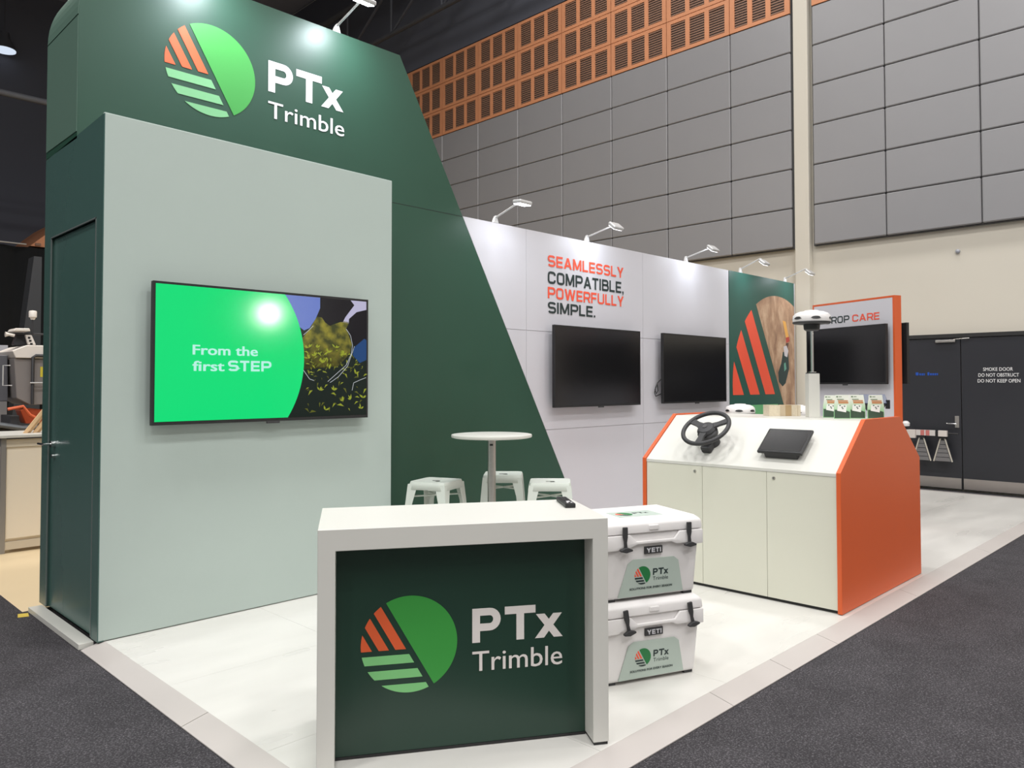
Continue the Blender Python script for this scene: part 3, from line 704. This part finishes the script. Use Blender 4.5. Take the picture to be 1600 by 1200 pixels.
# ================================================================== COOLERS
CT = math.radians(-22.7)
def cooler(label, z0, toplabel):
    t = thing('cool_box', label, 'cool box', (3.508, 2.195, z0), CT, 'stacked white cool boxes')
    X0, X1 = -.545, .012
    def sweep(secs):                       # list of (x0,x1,y0,y1,z)
        bm = bmesh.new(); rg = []
        for a, b, c, d, z in secs: rg.append([bm.verts.new(p) for p in ((a, c, z), (b, c, z), (b, d, z), (a, d, z))])
        for A, B in zip(rg, rg[1:]):
            for j in range(4): bm.faces.new((A[j], A[(j+1) % 4], B[(j+1) % 4], B[j]))
        bm.faces.new(rg[0][::-1]); bm.faces.new(rg[-1]); return bm
    bm = sweep([(X0+.02, X1-.012, .02, .37, .012), (X0, X1+.006, 0, .39, .30)]); finish('body', bm, COOL, t, bevel=.018, seg=3, smooth=True)
    bm = bmesh.new()
    for a in (X0+.03, X1-.07):
        for b in (.03, .33): bx(bm, a, b, 0, a+.05, b+.03, .016)
    finish('feet', bm, CHAR, t)
    # rim with the stepped front lip
    bm = bmesh.new()
    p = [(X0-.01, .335), (X0-.01, .262), (-.47, .262), (-.46, .272), (-.40, .272), (-.36, .285), (-.16, .285), (-.13, .272), (-.05, .272), (-.04, .262), (X1+.02, .262), (X1+.02, .335), (-.11, .335), (-.14, .300), (-.365, .300), (-.40, .335)]
    prism(bm, p, -.018, .0, 'y'); finish('front_lip', bm, COOL, t, bevel=.005, smooth=True)
    box('rim', COOL, t, X0-.008, .001, .275, X1+.018, .40, .336, bevel=.008)
    for sx in (-1, 1):
        a = X0-.008 if sx < 0 else X1+.018
        box('side_handle', COOL, t, a, .06, .315, a+sx*.045, .34, .334, bevel=.006)
        box('side_handle', COOL, t, a, .06, .338, a+sx*.04, .34, .358, bevel=.006)
    bm = sweep([(X0-.012, X1+.022, -.012, .405, .338), (X0-.008, X1+.018, -.008, .40, .385), (X0+.02, X1-.01, .02, .375, .408)])
    ld = finish('lid', bm, COOL, t, bevel=.01, seg=3, smooth=True)
    box('lid_tab', COOL, ld, -.29, -.017, .352, -.235, -.006, .376, bevel=.004)
    # latches
    for x in (-.437, -.06):
        bm = bmesh.new(); prism(bm, [(-.013, 0), (.013, 0), (.013, -.05), (.008, -.075), (.012, -.105), (-.004, -.105), (-.006, -.07), (-.013, -.045)], -.032, -.02, 'y')
        l = finish('latch', bm, CHAR, t, bevel=.003, loc=(x, 0, .378), rot=(0, 0 if toplabel else math.radians(-9), 0))
        bm = bmesh.new(); prism(bm, [(-.03, -.11), (-.03, -.118), (0, -.125), (.035, -.118), (.036, -.11), (.012, -.1), (-.006, -.1)], -.043, -.022, 'y'); finish('latch_grip', bm, CHAR, l, bevel=.003)
    bd = box('badge', CHAR, t, -.312, -.006, .231, -.208, .004, .268, bevel=.001)
    wide('YETI', mat('badge_silver', srgb(200, 200, 204), .4), bd, -.302, -.218, .238, .261, -.0065, .22)
    lb = pris('label', LABEL, t, [(-.458, .02), (-.074, .023), (-.108, .185), (-.135, .205), (-.375, .208), (-.405, .188)], -.0004, .002)
    # tilt with the body taper
    lb.location = (0, .0155, 0); lb.rotation_euler = (math.radians(3.9), 0, 0); 
    e_ = emblem('emblem', lb, -.319, .124, .046, -.0005, [L_DGREEN, L_RED, L_DARK], th=.0008)
    ptx(lb, -.319, .124, .046, -.0005, L_DARK, .0008)
    text('Trimble', L_DARK, lb, -.258, -.167, .093, .113, -.0012, .0)
    text('SOLUTIONS FOR EVERY SEASON', L_DARK, lb, -.392, -.142, .054, .065, -.0012, .012)
    if toplabel:
        tl = carrier(ld, 'lid_label', (-.27, .06, .4085), 0); tl.rotation_euler = (-PI/2, 0, 0); 
        pris('label', LABEL, ld, [(-.41, .07), (-.155, .07), (-.155, .22), (-.41, .22)], .4082, .4092, 'z')
        bm = bmesh.new()
        for c_, pl in LOGO:
            prism(bm, [(-.345+a*.045, .145+b*.045) for a, b in pl], .4092, .4098, 'z', mi={'g': 0, 'o': 1, 'm': 2}[c_])
        finish('emblem', bm, [L_DGREEN, L_RED, L_DARK], ld)
        o = ptx(ld, -.345, .145, .045, 0, L_DARK, .0006); o.rotation_euler = (-PI/2, 0, 0); o.location = (0, 0, .4096)
        o.data = o.data.copy()
        for v in o.data.vertices: x, y, z = v.co; v.co = (x, -z, -y) if False else (x, -z, y)
        # after rotation (-90 about x): (x,y,z)->(x, z, -y)  so  y'=z, z'=-y
        for v in o.data.vertices: x, y, z = v.co; v.co = (x, -z, -y)
        bpy.data.objects.remove(tl)
        for v in o.data.vertices: x, y, z = v.co; v.co = (x, -z, y)
        o.rotation_euler = (0, 0, 0)
        for v in o.data.vertices: x, y, z = v.co; v.co = (x, abs(y) if abs(y) > abs(z) else abs(z), random.uniform(0, .0001))
    return t
cooler('white cool box on the floor, lower of the two stacked beside the counter', 0.001, False)
cooler('white cool box on top of the stack, sage label on its lid', 0.410, True)

# ================================================================== STOOLS AND BAR TABLE
def stool(label, x, y, rz):
    t = thing('metal_stool', label, 'stool', (x, y, .001), rz, 'white metal bar stools')
    H = .755; s = .155
    bm = bmesh.new(); g = 9; V = {}
    for i in range(g):
        for j in range(g):
            u, v = -1+2*i/(g-1), -1+2*j/(g-1)
            px, py = u*s, v*s
            if abs(u) > .99 and abs(v) > .99: px *= .93; py *= .93
            e = max(abs(u), abs(v)); z = H-.012*(1-e**4)-(.0 if e < .99 else .006)
            V[i, j] = bm.verts.new((px, py, z))
    for i in range(g-1):
        for j in range(g-1):
            if i == g//2 and j in (g//2-1,) : continue
            bm.faces.new((V[i, j], V[i+1, j], V[i+1, j+1], V[i, j+1]))
    rim = [V[i, 0] for i in range(g)]+[V[g-1, j] for j in range(1, g)]+[V[i, g-1] for i in range(g-2, -1, -1)]+[V[0, j] for j in range(g-2, 0, -1)]
    prev = rim
    for k, (dz, sc) in enumerate(((-.014, 1.03), (-.06, 1.07))):
        nr = [bm.verts.new((v.co.x*sc if k == 0 else v.co.x*1.04, v.co.y*sc if k == 0 else v.co.y*1.04, H-.006+dz)) for v in prev]
        for a in range(len(rim)): bm.faces.new((prev[a], prev[(a+1) % len(rim)], nr[(a+1) % len(rim)], nr[a]))
        prev = nr
    o = finish('seat', bm, STOOLM, t, smooth=True); md = o.modifiers.new('s', 'SOLIDIFY'); md.thickness = .003
    # hand slot
    bm = bmesh.new(); prism(bm, [(-.03, -.006), (.03, -.006), (.034, 0), (.03, .006), (-.03, .006), (-.034, 0)], H-.0125, H-.0095, 'z'); finish('hand_slot', bm, BLACK, t)
    for sx in (-1, 1):
        for sy in (-1, 1):
            bm = bmesh.new(); top = .158; bot = .215; wt, wb = .075, .032
            zt = H-.055
            rows_ = []
            for z, c, w_ in ((zt+.03, top, wt+.012), (zt-.02, top+.005, wt), (zt-.12, top+.014, wt-.018), (.0, bot, wb)):
                rows_.append([bm.verts.new((sx*c, sy*(c-w_), z)), bm.verts.new((sx*c, sy*c, z)), bm.verts.new((sx*(c-w_), sy*c, z))])
            for A, B in zip(rows_, rows_[1:]):
                for k in range(2): bm.faces.new((A[k], A[k+1], B[k+1], B[k]))
            o = finish('leg', bm, STOOLM, t); md = o.modifiers.new('s', 'SOLIDIFY'); md.thickness = .004; md.offset = 0
    zb = H-.12; c = .16
    for sy in (-1, 1):
        tub('brace', STOOLM, t, [(-c, -c*sy, zb), (c, c*sy, zb+.0)], .007, 6)
    zf = .25; c = .195
    for a, b2 in (((-c, -c), (c, -c)), ((c, -c), (c, c)), ((c, c), (-c, c)), ((-c, c), (-c, -c))):
        tub('footrest', STOOLM, t, [(*a, zf), (*b2, zf)], .009, 6)
    return t
stool('white metal stool at left of the bar table, corner towards the viewer', 3.84, 4.73, math.radians(-68))
stool('white metal stool directly behind the bar table pole', 4.515, 4.68, math.radians(-47))
stool('white metal stool right of the bar table, behind the remote control', 4.42, 4.06, math.radians(-48))
bt = thing('bar_table', 'round white bar table on a brushed steel pole before the green wall', 'table', (4.07, 4.345, 0.001))
lathe('table_top', WHITEL, bt, [(0, 1.085), (.29, 1.085), (.307, 1.09), (.31, 1.10), (.307, 1.11), (.30, 1.112), (0, 1.112)], 48)
lathe('mounting_plate', STEEL, bt, [(0, 1.066), (.06, 1.066), (.12, 1.076), (.12, 1.084), (0, 1.084)], 24)
lathe('pole', STEEL, bt, [(0, .02), (.031, .02), (.031, 1.066), (0, 1.066)], 24)
lathe('base', STEEL, bt, [(0, 0), (.22, 0), (.22, .008), (.2, .014), (.05, .02), (0, .02)], 40)
sk = box('sticker', BLACK, bt, -.012, -.0335, 1.025, .012, -.0315, 1.04); sk.rotation_euler = (0, 0, math.radians(-47))

# ================================================================== ORANGE DEMO STATION
SX = thing('demo_station', 'white demonstration console with sloping top and orange hexagonal side panels', 'console', (5.03, 3.62, 0), -PI/2)
W_ = 1.565; D_ = 1.51; TZ = 1.237
hexp = [(-.012, .004), (-.012, .915), (.418, TZ+.012), (1.09, TZ+.012), (D_+.012, .915), (D_+.012, .004)]
pris('side_panel', ORANGE, SX, hexp, W_-.03, W_, 'x', bevel=.0015, seg=1)
pris('side_panel', ORANGE, SX, hexp, 0, .03, 'x', bevel=.0015, seg=1)
jn = [.032, W_-1.035-.0, 1.04, W_-.032]
jn = [.032, .531, 1.043, W_-.032]
for k in range(3):
    d = box('cabinet_door', DOORW, SX, jn[k]+.0015, 0, .022, jn[k+1]-.0015, .018, .885)
    if k != 1:
        lx = .469 if k == 0 else 1.097
        lk = tub('lock', STEEL, d, [(lx, 0, .845), (lx, -.006, .845)], .011, 14)
        box('key_slot', BLACK, lk, lx-.0015, -.0068, .84, lx+.0015, -.0055, .85)
box('plinth', JOINT, SX, .032, .014, .001, W_-.032, D_-.02, .021)
pris('sloping_top', WHITEL, SX, [(-.002, .887), (-.002, .908), (.422, TZ), (.44, TZ-.018), (.02, .887)], .032, W_-.032, 'x')
box('flat_top', WHITEL, SX, .032, .4425, TZ-.02, W_-.032, 1.068, TZ)
pris('rear_slope', WHITEL, SX, [(1.07, TZ), (D_, .905), (D_, .885), (1.07, TZ-.02)], .032, W_-.032, 'x')
box('rear_panel', DOORW, SX, .032, D_-.018, .022, W_-.032, D_, .883)
# local frame on slope: origin at (x, 0,.908), u = x, v = up the slope, n = outward
sa = math.atan2(TZ-.908, .424)
def slope_frame(name, label, cat, xl, v, off, parent=None):
    """world empty whose local +x = station x, +y = up the slope, +z = outward normal"""
    o = thing(name, label, cat)
    yl, zl = v*math.cos(sa)-off*math.sin(sa), .908+v*math.sin(sa)+off*math.cos(sa)
    o.location = (5.03+yl, 3.62-xl, zl)
    o.rotation_euler = (sa, 0, -PI/2)
    return o
sw = slope_frame('steering_wheel', 'dark grey tractor steering wheel mounted on the sloping white console', 'steering wheel', .52, .215, .002)
lathe('column_base', CHAR, sw, [(0, 0), (.06, 0), (.062, .03), (.05, .05), (.075, .09), (.078, .12), (.06, .135), (0, .135)], 24, loc=(0, .0, 0))
bm = bmesh.new(); bx(bm, -.04, -.11, .0, .04, -.03, .055); finish('motor_housing', bm, CHAR, sw, bevel=.012)
tub('rim', CHAR, sw, [(.178*math.cos(2*PI*i/48), .178*math.sin(2*PI*i/48), .155) for i in range(48)], .0165, 12, closed=True)
lathe('hub', CHAR, sw, [(0, .128), (.066, .13), (.072, .145), (.058, .165), (.032, .172), (0, .173)], 28)
for a in (150, 30, 270):
    a = math.radians(a+4); ca, sn = math.cos(a), math.sin(a)
    bm = bmesh.new(); P_ = [(.03, .032), (.10, .021), (.172, .026)]
    for k in (0, 1):
        (r0, w0), (r1, w1) = P_[k], P_[k+1]
        pts = [(r0*ca-w0*-sn*-1, 0)]
        q = lambda r, s_: (r*ca-s_*sn, r*sn+s_*ca)
        prism(bm, [q(r0, -w0), q(r1, -w1), q(r1, w1), q(r0, w0)], .143, .160, 'z')
    bmesh.ops.remove_doubles(bm, verts=bm.verts, dist=1e-5)
    finish('spoke', bm, CHAR, sw)
lathe('hub_badge', mat('badge_grey', (.12, .12, .12), .3, .6), sw, [(0, .173), (.02, .173), (.018, .178), (0, .178)], 16)
tb = slope_frame('display_terminal', 'black tablet display tilted on the sloping white console beside the wheel', 'tablet', 1.115, .215, .002)
box('casing', BLACK, tb, -.165, -.118, .042, .165, .132, .066, bevel=.009, seg=3)
box('screen', screen_mat('tablet_glass', .22), tb, -.15, -.10, .0655, .15, .122, .0668)
box('mount', CHAR, tb, -.12, -.112, .0, .12, -.03, .041, bevel=.006)
# white post with receiver
def receiver(parent, z=0, scale=1.0):
    s = scale
    lathe('lower_shell', CHAR, parent, [(0, z), (.1*s, z), (.135*s, z+.004*s), (.142*s, z+.012*s), (.139*s, z+.018*s), (0, z+.018*s)], 40)
    lathe('dome', COOL, parent, [(0, z+.0185*s), (.138*s, z+.0185*s), (.141*s, z+.035*s), (.136*s, z+.066*s), (.12*s, z+.084*s), (.09*s, z+.096*s), (.055*s, z+.1*s), (.05*s, z+.106*s), (0, z+.108*s)], 40)
    for a in (205, 265, 25, 90, 150, 330):
        a = math.radians(a); bm = bmesh.new()
        n_ = 7; g = []
        for k in range(n_):
            t = k/(n_-1); an = a+(t-.5)*.55; hh = .013*s*(math.sin(PI*t)**.5+.05); R_ = .1405*s
            g.append((bm.verts.new((R_*math.cos(an), R_*math.sin(an), z+.04*s-hh*.6)), bm.verts.new((R_*.965*math.cos(an), R_*.965*math.sin(an), z+.04*s+hh))))
        for A, B in zip(g, g[1:]): bm.faces.new((A[0], B[0], B[1], A[1]))
        w_ = finish('side_window', bm, BLACK, parent); md = w_.modifiers.new('s', 'SOLIDIFY'); md.thickness = .006; md.offset = 0
def w_of(xl, yl): return (5.03+yl, 3.62-xl)
px_, py_ = w_of(1.035, .77)
ps = thing('antenna_plinth', 'square white post standing on top of the console', 'post', (px_, py_, TZ+.001), math.radians(-47))
box('post', WHITEL, ps, -.042, -.042, 0, .042, .042, .335, bevel=.002); box('cap', BLACK, ps, -.038, -.038, .3352, .038, .038, .342)
an = thing('satellite_receiver', 'white domed satellite receiver raised on a steel pole above the post', 'receiver', (px_, py_, TZ+.344), math.radians(-47))
lathe('pole', CHROME, an, [(0, 0), (.03, 0), (.03, .006), (.0115, .008), (.0115, .345), (0, .345)], 20)
lathe('collar', CHAR, an, [(0, .322), (.045, .322), (.058, .332), (.062, .372), (0, .372)], 24)
receiver(an, .373)
for lab, xl, yl in (('white domed satellite receiver at the console rear behind the steering wheel', .115, 1.27), ('white domed satellite receiver at the console rear behind the cardboard box', .65, 1.27)):
    x_, y_ = w_of(xl+.03, yl); t = thing('satellite_receiver', lab, 'receiver', (x_, y_, 1.217), 0)
    receiver(t, 0, .93)
    zz = TZ-(yl-1.07)*(TZ-.905)/(D_-1.07)
    lathe('bracket', CHAR, t, [(0, zz-1.217+.004), (.02, zz-1.217+.004), (.02, 0), (0, 0)], 12)
x_, y_ = w_of(.735, .87)
cbx = thing('cardboard_box', 'small brown box wrapped in clear packing tape on top of the console', 'box', (x_, y_, TZ+.001), math.radians(-44))
CARD = mat('cardboard', srgb(196, 178, 150), .6, vary=.06, vs=20)
box('carton', CARD, cbx, -.125, -.07, 0, .125, .07, .085, bevel=.002)
TAPE = mat('packing_tape', srgb(214, 202, 178), .2, vary=.12, vs=60)
for a, b2 in ((-.127, -.04), (.055, .1), (.105, .127)): box('tape_band', TAPE, cbx, a, -.0715, -.0002, b2, .0715, .0868)
TAPB = mat('brown_tape', srgb(176, 150, 112), .3)
box('tape_band', TAPB, cbx, .005, -.072, .0, .05, .072, .0872)
# leaflet holders
LG = bpy.data.materials.new('leaflet_print'); LG.use_nodes = True
nt = LG.node_tree; b = nt.nodes['Principled BSDF']; b.inputs['Roughness'].default_value = .4
tc = nt.nodes.new('ShaderNodeTexCoord'); sp = nt.nodes.new('ShaderNodeSeparateXYZ'); mr = nt.nodes.new('ShaderNodeMapRange')
mr.inputs[1].default_value = 0; mr.inputs[2].default_value = .17
nt.links.new(tc.outputs['Object'], sp.inputs[0]); nt.links.new(sp.outputs[2], mr.inputs[0])
r = nt.nodes.new('ShaderNodeValToRGB'); e = r.color_ramp.elements; e[0].position = .25; e[0].color = (*srgb(140, 200, 142), 1); e[1].position = .8; e[1].color = (*srgb(232, 236, 224), 1)
nt.links.new(mr.outputs[0], r.inputs[0]); nt.links.new(r.outputs[0], b.inputs['Base Color'])
DK = mat('leaflet_dark', srgb(62, 82, 66), .4); PAPER = mat('leaflet_white', srgb(236, 236, 232), .5)
def leaflet(label, x, y, rz, sc=1.0):
    t = thing('display_card', label, 'display card', (x, y, TZ+.001), rz, 'tent cards on the console')
    sc *= 1.06; w = .056*sc; h = .165*sc
    p = [(-w, 0), (w, 0), (w, .09), (w*.78, h), (-w*.78, h), (-w, .09)]
    o = pris('card', LG, t, p, -.001, .001); 
    pris('card_back', PAPER, t, [(-w, 0), (w, 0), (w*.8, h*.99), (-w*.8, h*.99)], .004, .0055)
    pris('foot_print', DK, t, [(-w*.93, .004), (w*.93, .004), (w*.93, .05), (w*.5, .058), (-w*.93, .066)], -.002, -.001)
    pris('picture_print', PAPER, t, [(-w*.62, .058), (w*.45, .046), (w*.55, .1), (-w*.55, .1)], -.003, -.002)
    bm = bmesh.new()
    for k, (a, b2, c, d) in enumerate(((-.45, .105, .75, .116), (-.5, .119, .7, .127))): bx(bm, a*w, -.0022, b2*sc, c*w, -.001, d*sc)
    finish('heading_print', bm, L_TEXTO, t)
    bm = bmesh.new(); bx(bm, -.6*w, -.0022, .131*sc, .2*w, -.001, .136*sc); bx(bm, -.7*w, -.0022, .148*sc, -.5*w, -.001, .156*sc); bx(bm, -.4*w, -.0022, .15*sc, -.05*w, -.001, .154*sc)
    finish('heading_print', bm, mat('leaflet_green_text', srgb(90, 120, 84), .5), t)
    bm = bmesh.new()
    for a, b2 in ((-.35, .088), (.2, .082), (-.1, .075), (-.02, .066)): bx(bm, a*w, -.0036, b2*sc, (a+.16)*w, -.003, (b2+.007)*sc)
    finish('picture_detail', bm, DK, t)
    return t
RZ = math.radians(-50)
leaflet('leftmost green and white card on the console, right of the white post', 5.84, 2.46, RZ, .97)
leaflet('second green and white card from the white post, standing furthest forward', 5.72, 2.325, RZ)
leaflet('third green and white card from the white post, before the blue-grey display', 5.82, 2.255, RZ)
leaflet('rightmost green and white card, nearest the orange side panel', 5.86, 2.135, RZ)
bk = thing('display_card', 'plain white card standing behind the second and third green cards', 'display card', (5.97, 2.40, TZ+.001), RZ, 'tent cards on the console')
pris('card', PAPER, bk, [(-.062, 0), (.062, 0), (.05, .172), (-.05, .172)], 0, .002)
# rear display
rd = thing('display_terminal', 'blue-grey tilted display seen from behind, beyond the rightmost cards', 'tablet', (6.25, 2.285, TZ-.10), math.radians(-46))
pris('casing', mat('blue_grey_shell', srgb(74, 82, 104), .35), rd, [(-.01, .205), (.05, .275), (.062, .268), (.005, .195)], -.10, .105, 'x', bevel=.003)
pris('bracket', CHAR, rd, [(.0, .2), (.03, .23), (.05, .1), (.02, .02), (-.01, .02)], -.02, .02, 'x')
pris('back_stand', CHAR, rd, [(-.105, .2), (.1, .2), (.0, .08)], .0, .01, 'y')
box('grip', BLACK, rd, .092, -.01, .16, .118, .02, .23, bevel=.004)

# ================================================================== TRESTLE RIG in front of the fire door
tr = thing('trestle_barrier', 'striped red and white rail on two louvred A-frame legs before the black door', 'barrier', (12.0, 3.48, .385))
GY = mat('pale_leg_metal', srgb(190, 184, 172), .5); LV = mat('grey_louvre', srgb(112, 110, 110), .6)
def loc(y): return y-3.48
for yc, x_ in ((3.455, 0), (3.735, 0)):
    tub('leg', GY, tr, [(0, loc(yc)-.12, 0), (0, loc(yc)-.028, .33)], .0105, 6)
    tub('leg', GY, tr, [(0, loc(yc)+.12, 0), (0, loc(yc)+.028, .33)], .0105, 6)
    for k in range(5):
        z0 = .005+k*.06; w0 = .115-.092*(z0/.33); w1 = .115-.092*((z0+.052)/.33)
        pris('louvre', LV, tr, [(loc(yc)-w0+.01, z0), (loc(yc)+w0-.01, z0), (loc(yc)+w1-.01, z0+.052), (loc(yc)-w1+.01, z0+.052)], -.008+.002*k, .008, 'x')
    box('leg_head', BLACK, tr, -.02, loc(yc)-.05, .325, .03, loc(yc)+.05, .36)
box('rail_board', mat('white_rail', srgb(200, 194, 190), .5), tr, -.025, loc(3.545), .36, -.005, loc(3.80), .44)
for a in (3.62, 3.69): box('rail_stripe', mat('red_stripe', srgb(190, 110, 104), .5), tr, -.0275, loc(a), .362, -.025, loc(a+.05), .438)
box('control_box', mat('pale_box', srgb(206, 198, 192), .5), tr, -.05, loc(3.385), .355, .0, loc(3.50), .44, bevel=.004)
box('control_box', mat('pale_box2', srgb(206, 198, 192), .5), tr, -.07, loc(3.80), .32, -.01, loc(3.92), .44, bevel=.004)
tub('connecting_tube', BLACK, tr, [(0, loc(3.25), .40), (0, loc(4.02), .40)], .012, 8)
box('rail_bracket', BLACK, tr, -.02, loc(3.50), .36, .12, loc(3.545), .42)
lathe('sensor_head', COOL, tr, [(0, .48), (.05, .49), (.055, .53), (.03, .56), (0, .565)], 16, loc=(-.05, loc(3.93), 0))
tub('sensor_stalk', BLACK, tr, [(-.05, loc(3.93), .48), (0, loc(3.88), .40)], .015, 8)

# ================================================================== NEIGHBOURING STAND AT LEFT
nc = thing('reception_desk', 'cream panelled exhibition desk with grey posts at the far left', 'desk', (1.72, 8.33, -.034))
CRM = mat('cream_panel', srgb(238, 226, 206), .6)
box('desk_top', WHITEL, nc, -.03, -.03, 1.045, 1.6, .75, 1.07, bevel=.003)
box('front_panel', CRM, nc, .045, .01, .13, 1.5, .03, .96)
for z in (.03, .96): box('rail', mat('beige_rail', srgb(206, 194, 174), .5), nc, .04, 0, z, 1.5, .035, z+.07)
for a in (0, 1.5): box('post', mat('grey_post', srgb(150, 146, 142), .4, .3), nc, a, -.004, 0, a+.04, .036, 1.045)
box('side_panel', CRM, nc, .005, .04, .13, .02, .7, .96)
ch = thing('folding_slats', 'bundle of pale wooden slats leaning on the cream desk', 'wooden slats', (2.02, 8.55, 1.037))
WOODP = mat('pale_wood', srgb(226, 190, 146), .6)
for k, (a, y_) in enumerate(((0, 0), (.035, .03), (.085, .03), (.12, .06))):
    pris('slat', WOODP, ch, [(-.08+a, 0), (-.045+a, 0), (.16+a, .29), (.125+a, .29)], y_, y_+.02)
mc = thing('farm_machine', 'grey and white agricultural machine with beacon behind the cream desk', 'machine', (2.0, 10.5, -.034))
MG = mat('machine_grey', srgb(128, 122, 120), .5); MW = mat('machine_white', srgb(222, 214, 206), .5); MD = mat('machine_dark', (.03, .03, .034), .6)
def mp_(n, m, pts, y0, y1): return pris(n, m, mc, [(x-2.0, z+.034) for x, z in pts], y0-10.5, y1-10.5, bevel=.006, seg=1)
mp_('cabin_box', MG, [(2.28, 1.80), (2.31, 1.34), (2.45, 1.26), (2.9, 1.26), (2.9, 1.80)], 10.5, 11.3)
mp_('hood', MW, [(2.255, 1.885), (2.29, 1.805), (2.9, 1.805), (2.9, 1.96), (2.40, 1.955)], 10.47, 11.3)
mp_('side_body', mat('machine_slate', srgb(92, 92, 98), .5), [(2.05, 1.3), (2.05, 1.70), (2.12, 1.84), (2.26, 1.84), (2.27, 1.3)], 10.7, 11.2)
mp_('mast', MD, [(2.30, 1.96), (2.34, 2.10), (2.44, 2.10), (2.46, 1.96)], 10.65, 10.75)
lp = mp_('lamp_panel', MW, [(2.40, 2.08), (2.465, 2.08), (2.51, 1.965), (2.43, 1.965)], 10.55, 10.6)
for k in range(3): box('lamp', BLACK, lp, .425+k*.012, .045, 2.07-k*.036, .45+k*.012, .055, 2.092-k*.036)
mp_('roof_plate', MW, [(2.27, 2.115), (2.29, 2.15), (2.43, 2.155), (2.44, 2.12)], 10.5, 10.8)
mp_('cross_bar', MD, [(2.30, 2.10), (2.6, 2.105), (2.6, 2.085), (2.30, 2.085)], 10.55, 10.58)
lathe('beacon', MW, mc, [(0, 2.30), (.02, 2.30), (.03, 2.325), (.042, 2.33), (.042, 2.395), (.035, 2.405), (0, 2.41)], 16, loc=(.472, .05, -.005))
tub('beacon_stalk', MD, mc, [(.47, .05, 2.13), (.47, .05, 2.3)], .008, 6)
tub('camera_arm', MW, mc, [(.2, .05, 2.11), (.24, .05, 2.11), (.29, .05, 2.10)], [.032, .016, .02], 10)
tub('hand_rail', MD, mc, [(.46, -.04, 1.30), (.46, -.04, 1.85), (.49, -.04, 1.87), (.62, -.04, 1.87)], .018, 8)
tub('hand_rail', mat('pale_rail', (.5, .5, .5), .4), mc, [(.24, -.02, 1.75), (.17, -.02, 1.75), (.17, -.02, 1.52), (.26, -.02, 1.52)], .007, 6)
tub('cross_rail', mat('pale_rail2', (.4, .4, .4), .4), mc, [(.43, -.06, 1.55), (.65, -.06, 1.55)], .01, 6)
box('warning_sticker', mat('yellow_sticker', srgb(206, 190, 60), .5), mc, .545, -.004, 1.62, .575, -.001, 1.74)
OR = mat('machine_orange', srgb(164, 66, 30), .5)
mp_('lower_frame', OR, [(2.36, 1.20), (2.39, 1.12), (2.42, 1.04), (2.6, 1.04), (2.6, 1.2), (2.45, 1.22)], 10.55, 10.8)
mp_('lower_frame', MD, [(2.0, 1.0), (2.33, 1.0), (2.33, 1.14), (2.24, 1.14), (2.24, 1.05), (2.0, 1.08)], 10.45, 10.9)
mp_('axle_box', MD, [(2.0, .0), (2.7, .0), (2.7, .99), (2.0, .99)], 10.6, 11.2)
tub('hose', mat('hose_grey', (.1, .11, .12), .4), mc, [(-.2, -.1, 1.1), (.1, -.1, 1.08), (.35, -.1, 1.03), (.5, -.1, 1.03)], .03, 8)
tub('hose', mat('hose_orange', srgb(206, 96, 56), .4), mc, [(.2, -.12, 1.25), (.35, -.12, 1.28), (.42, -.12, 1.18), (.47, -.12, 1.15)], .018, 8)
bn = thing('stand_banner', 'pale grey banner with dark lettering partly hidden behind the machine', 'banner', (1.5, 11.6, -.034))
box('board', mat('banner_grey', srgb(168, 168, 174), .6), bn, 0, 0, 0, .95, .04, 2.03); text('ture', L_DARK, bn, .62, .84, 1.845, 1.925, -.002, .02)
rdsk = thing('round_sign', 'red round sign above the grey banner at the left edge', 'sign', (2.14, 11.7, 2.13))
tub('disc', mat('sign_red', srgb(190, 72, 48), .5), rdsk, [(0, 0, 0), (0, .03, 0)], .13, 28); tub('emblem_dot', L_WHITE, rdsk, [(0, -.003, 0), (0, 0, 0)], .05, 20)
box('sign_post', MD, rdsk, -.02, .035, -2.16, .02, .07, 0)
tg = thing('rigging_tower', 'dark slanting gantry frame behind the machine beside the green tower', 'gantry', (2.75, 13, -.034))
pris('column', mat('gantry_dark', (.02, .022, .026), .7), tg, [(-.05, 0), (.4, 0), (.4, 3.4), (.3, 3.4)], 0, .3)
tag_ = thing('floor_tape', 'yellow tape scrap on the carpet edge by the white step', 'tape', (1.385, 6.03, -.0348))
pris('strip', mat('yellow_tape', srgb(206, 180, 70), .6), tag_, [(-.04, -.04), (.02, -.06), (.035, .03), (-.02, .05)], 0, .0015, 'z')
# hall spotlight on the opposite side, whose glare shows in the screens
fl = thing('hall_floodlight', 'floodlight on a stand pole across the aisle', 'floodlight', (9.15, -8.0, 3.22))
lathe('housing', MD, fl, [(0, -.12), (.18, -.12), (.22, 0), (0, 0)], 24, rot=(math.radians(-90), 0, 0))
GL2 = mat('flood_glow', (1, 1, 1), .5, emit=(1, .98, .93), es=150)
lathe('lens', GL2, fl, [(0, .001), (.2, .001), (.2, .01), (0, .01)], 24, rot=(math.radians(-90), 0, 0))
tub('pole', TRUSS, fl, [(0, -.2, .0), (0, -.2, -3.25)], .04, 8)
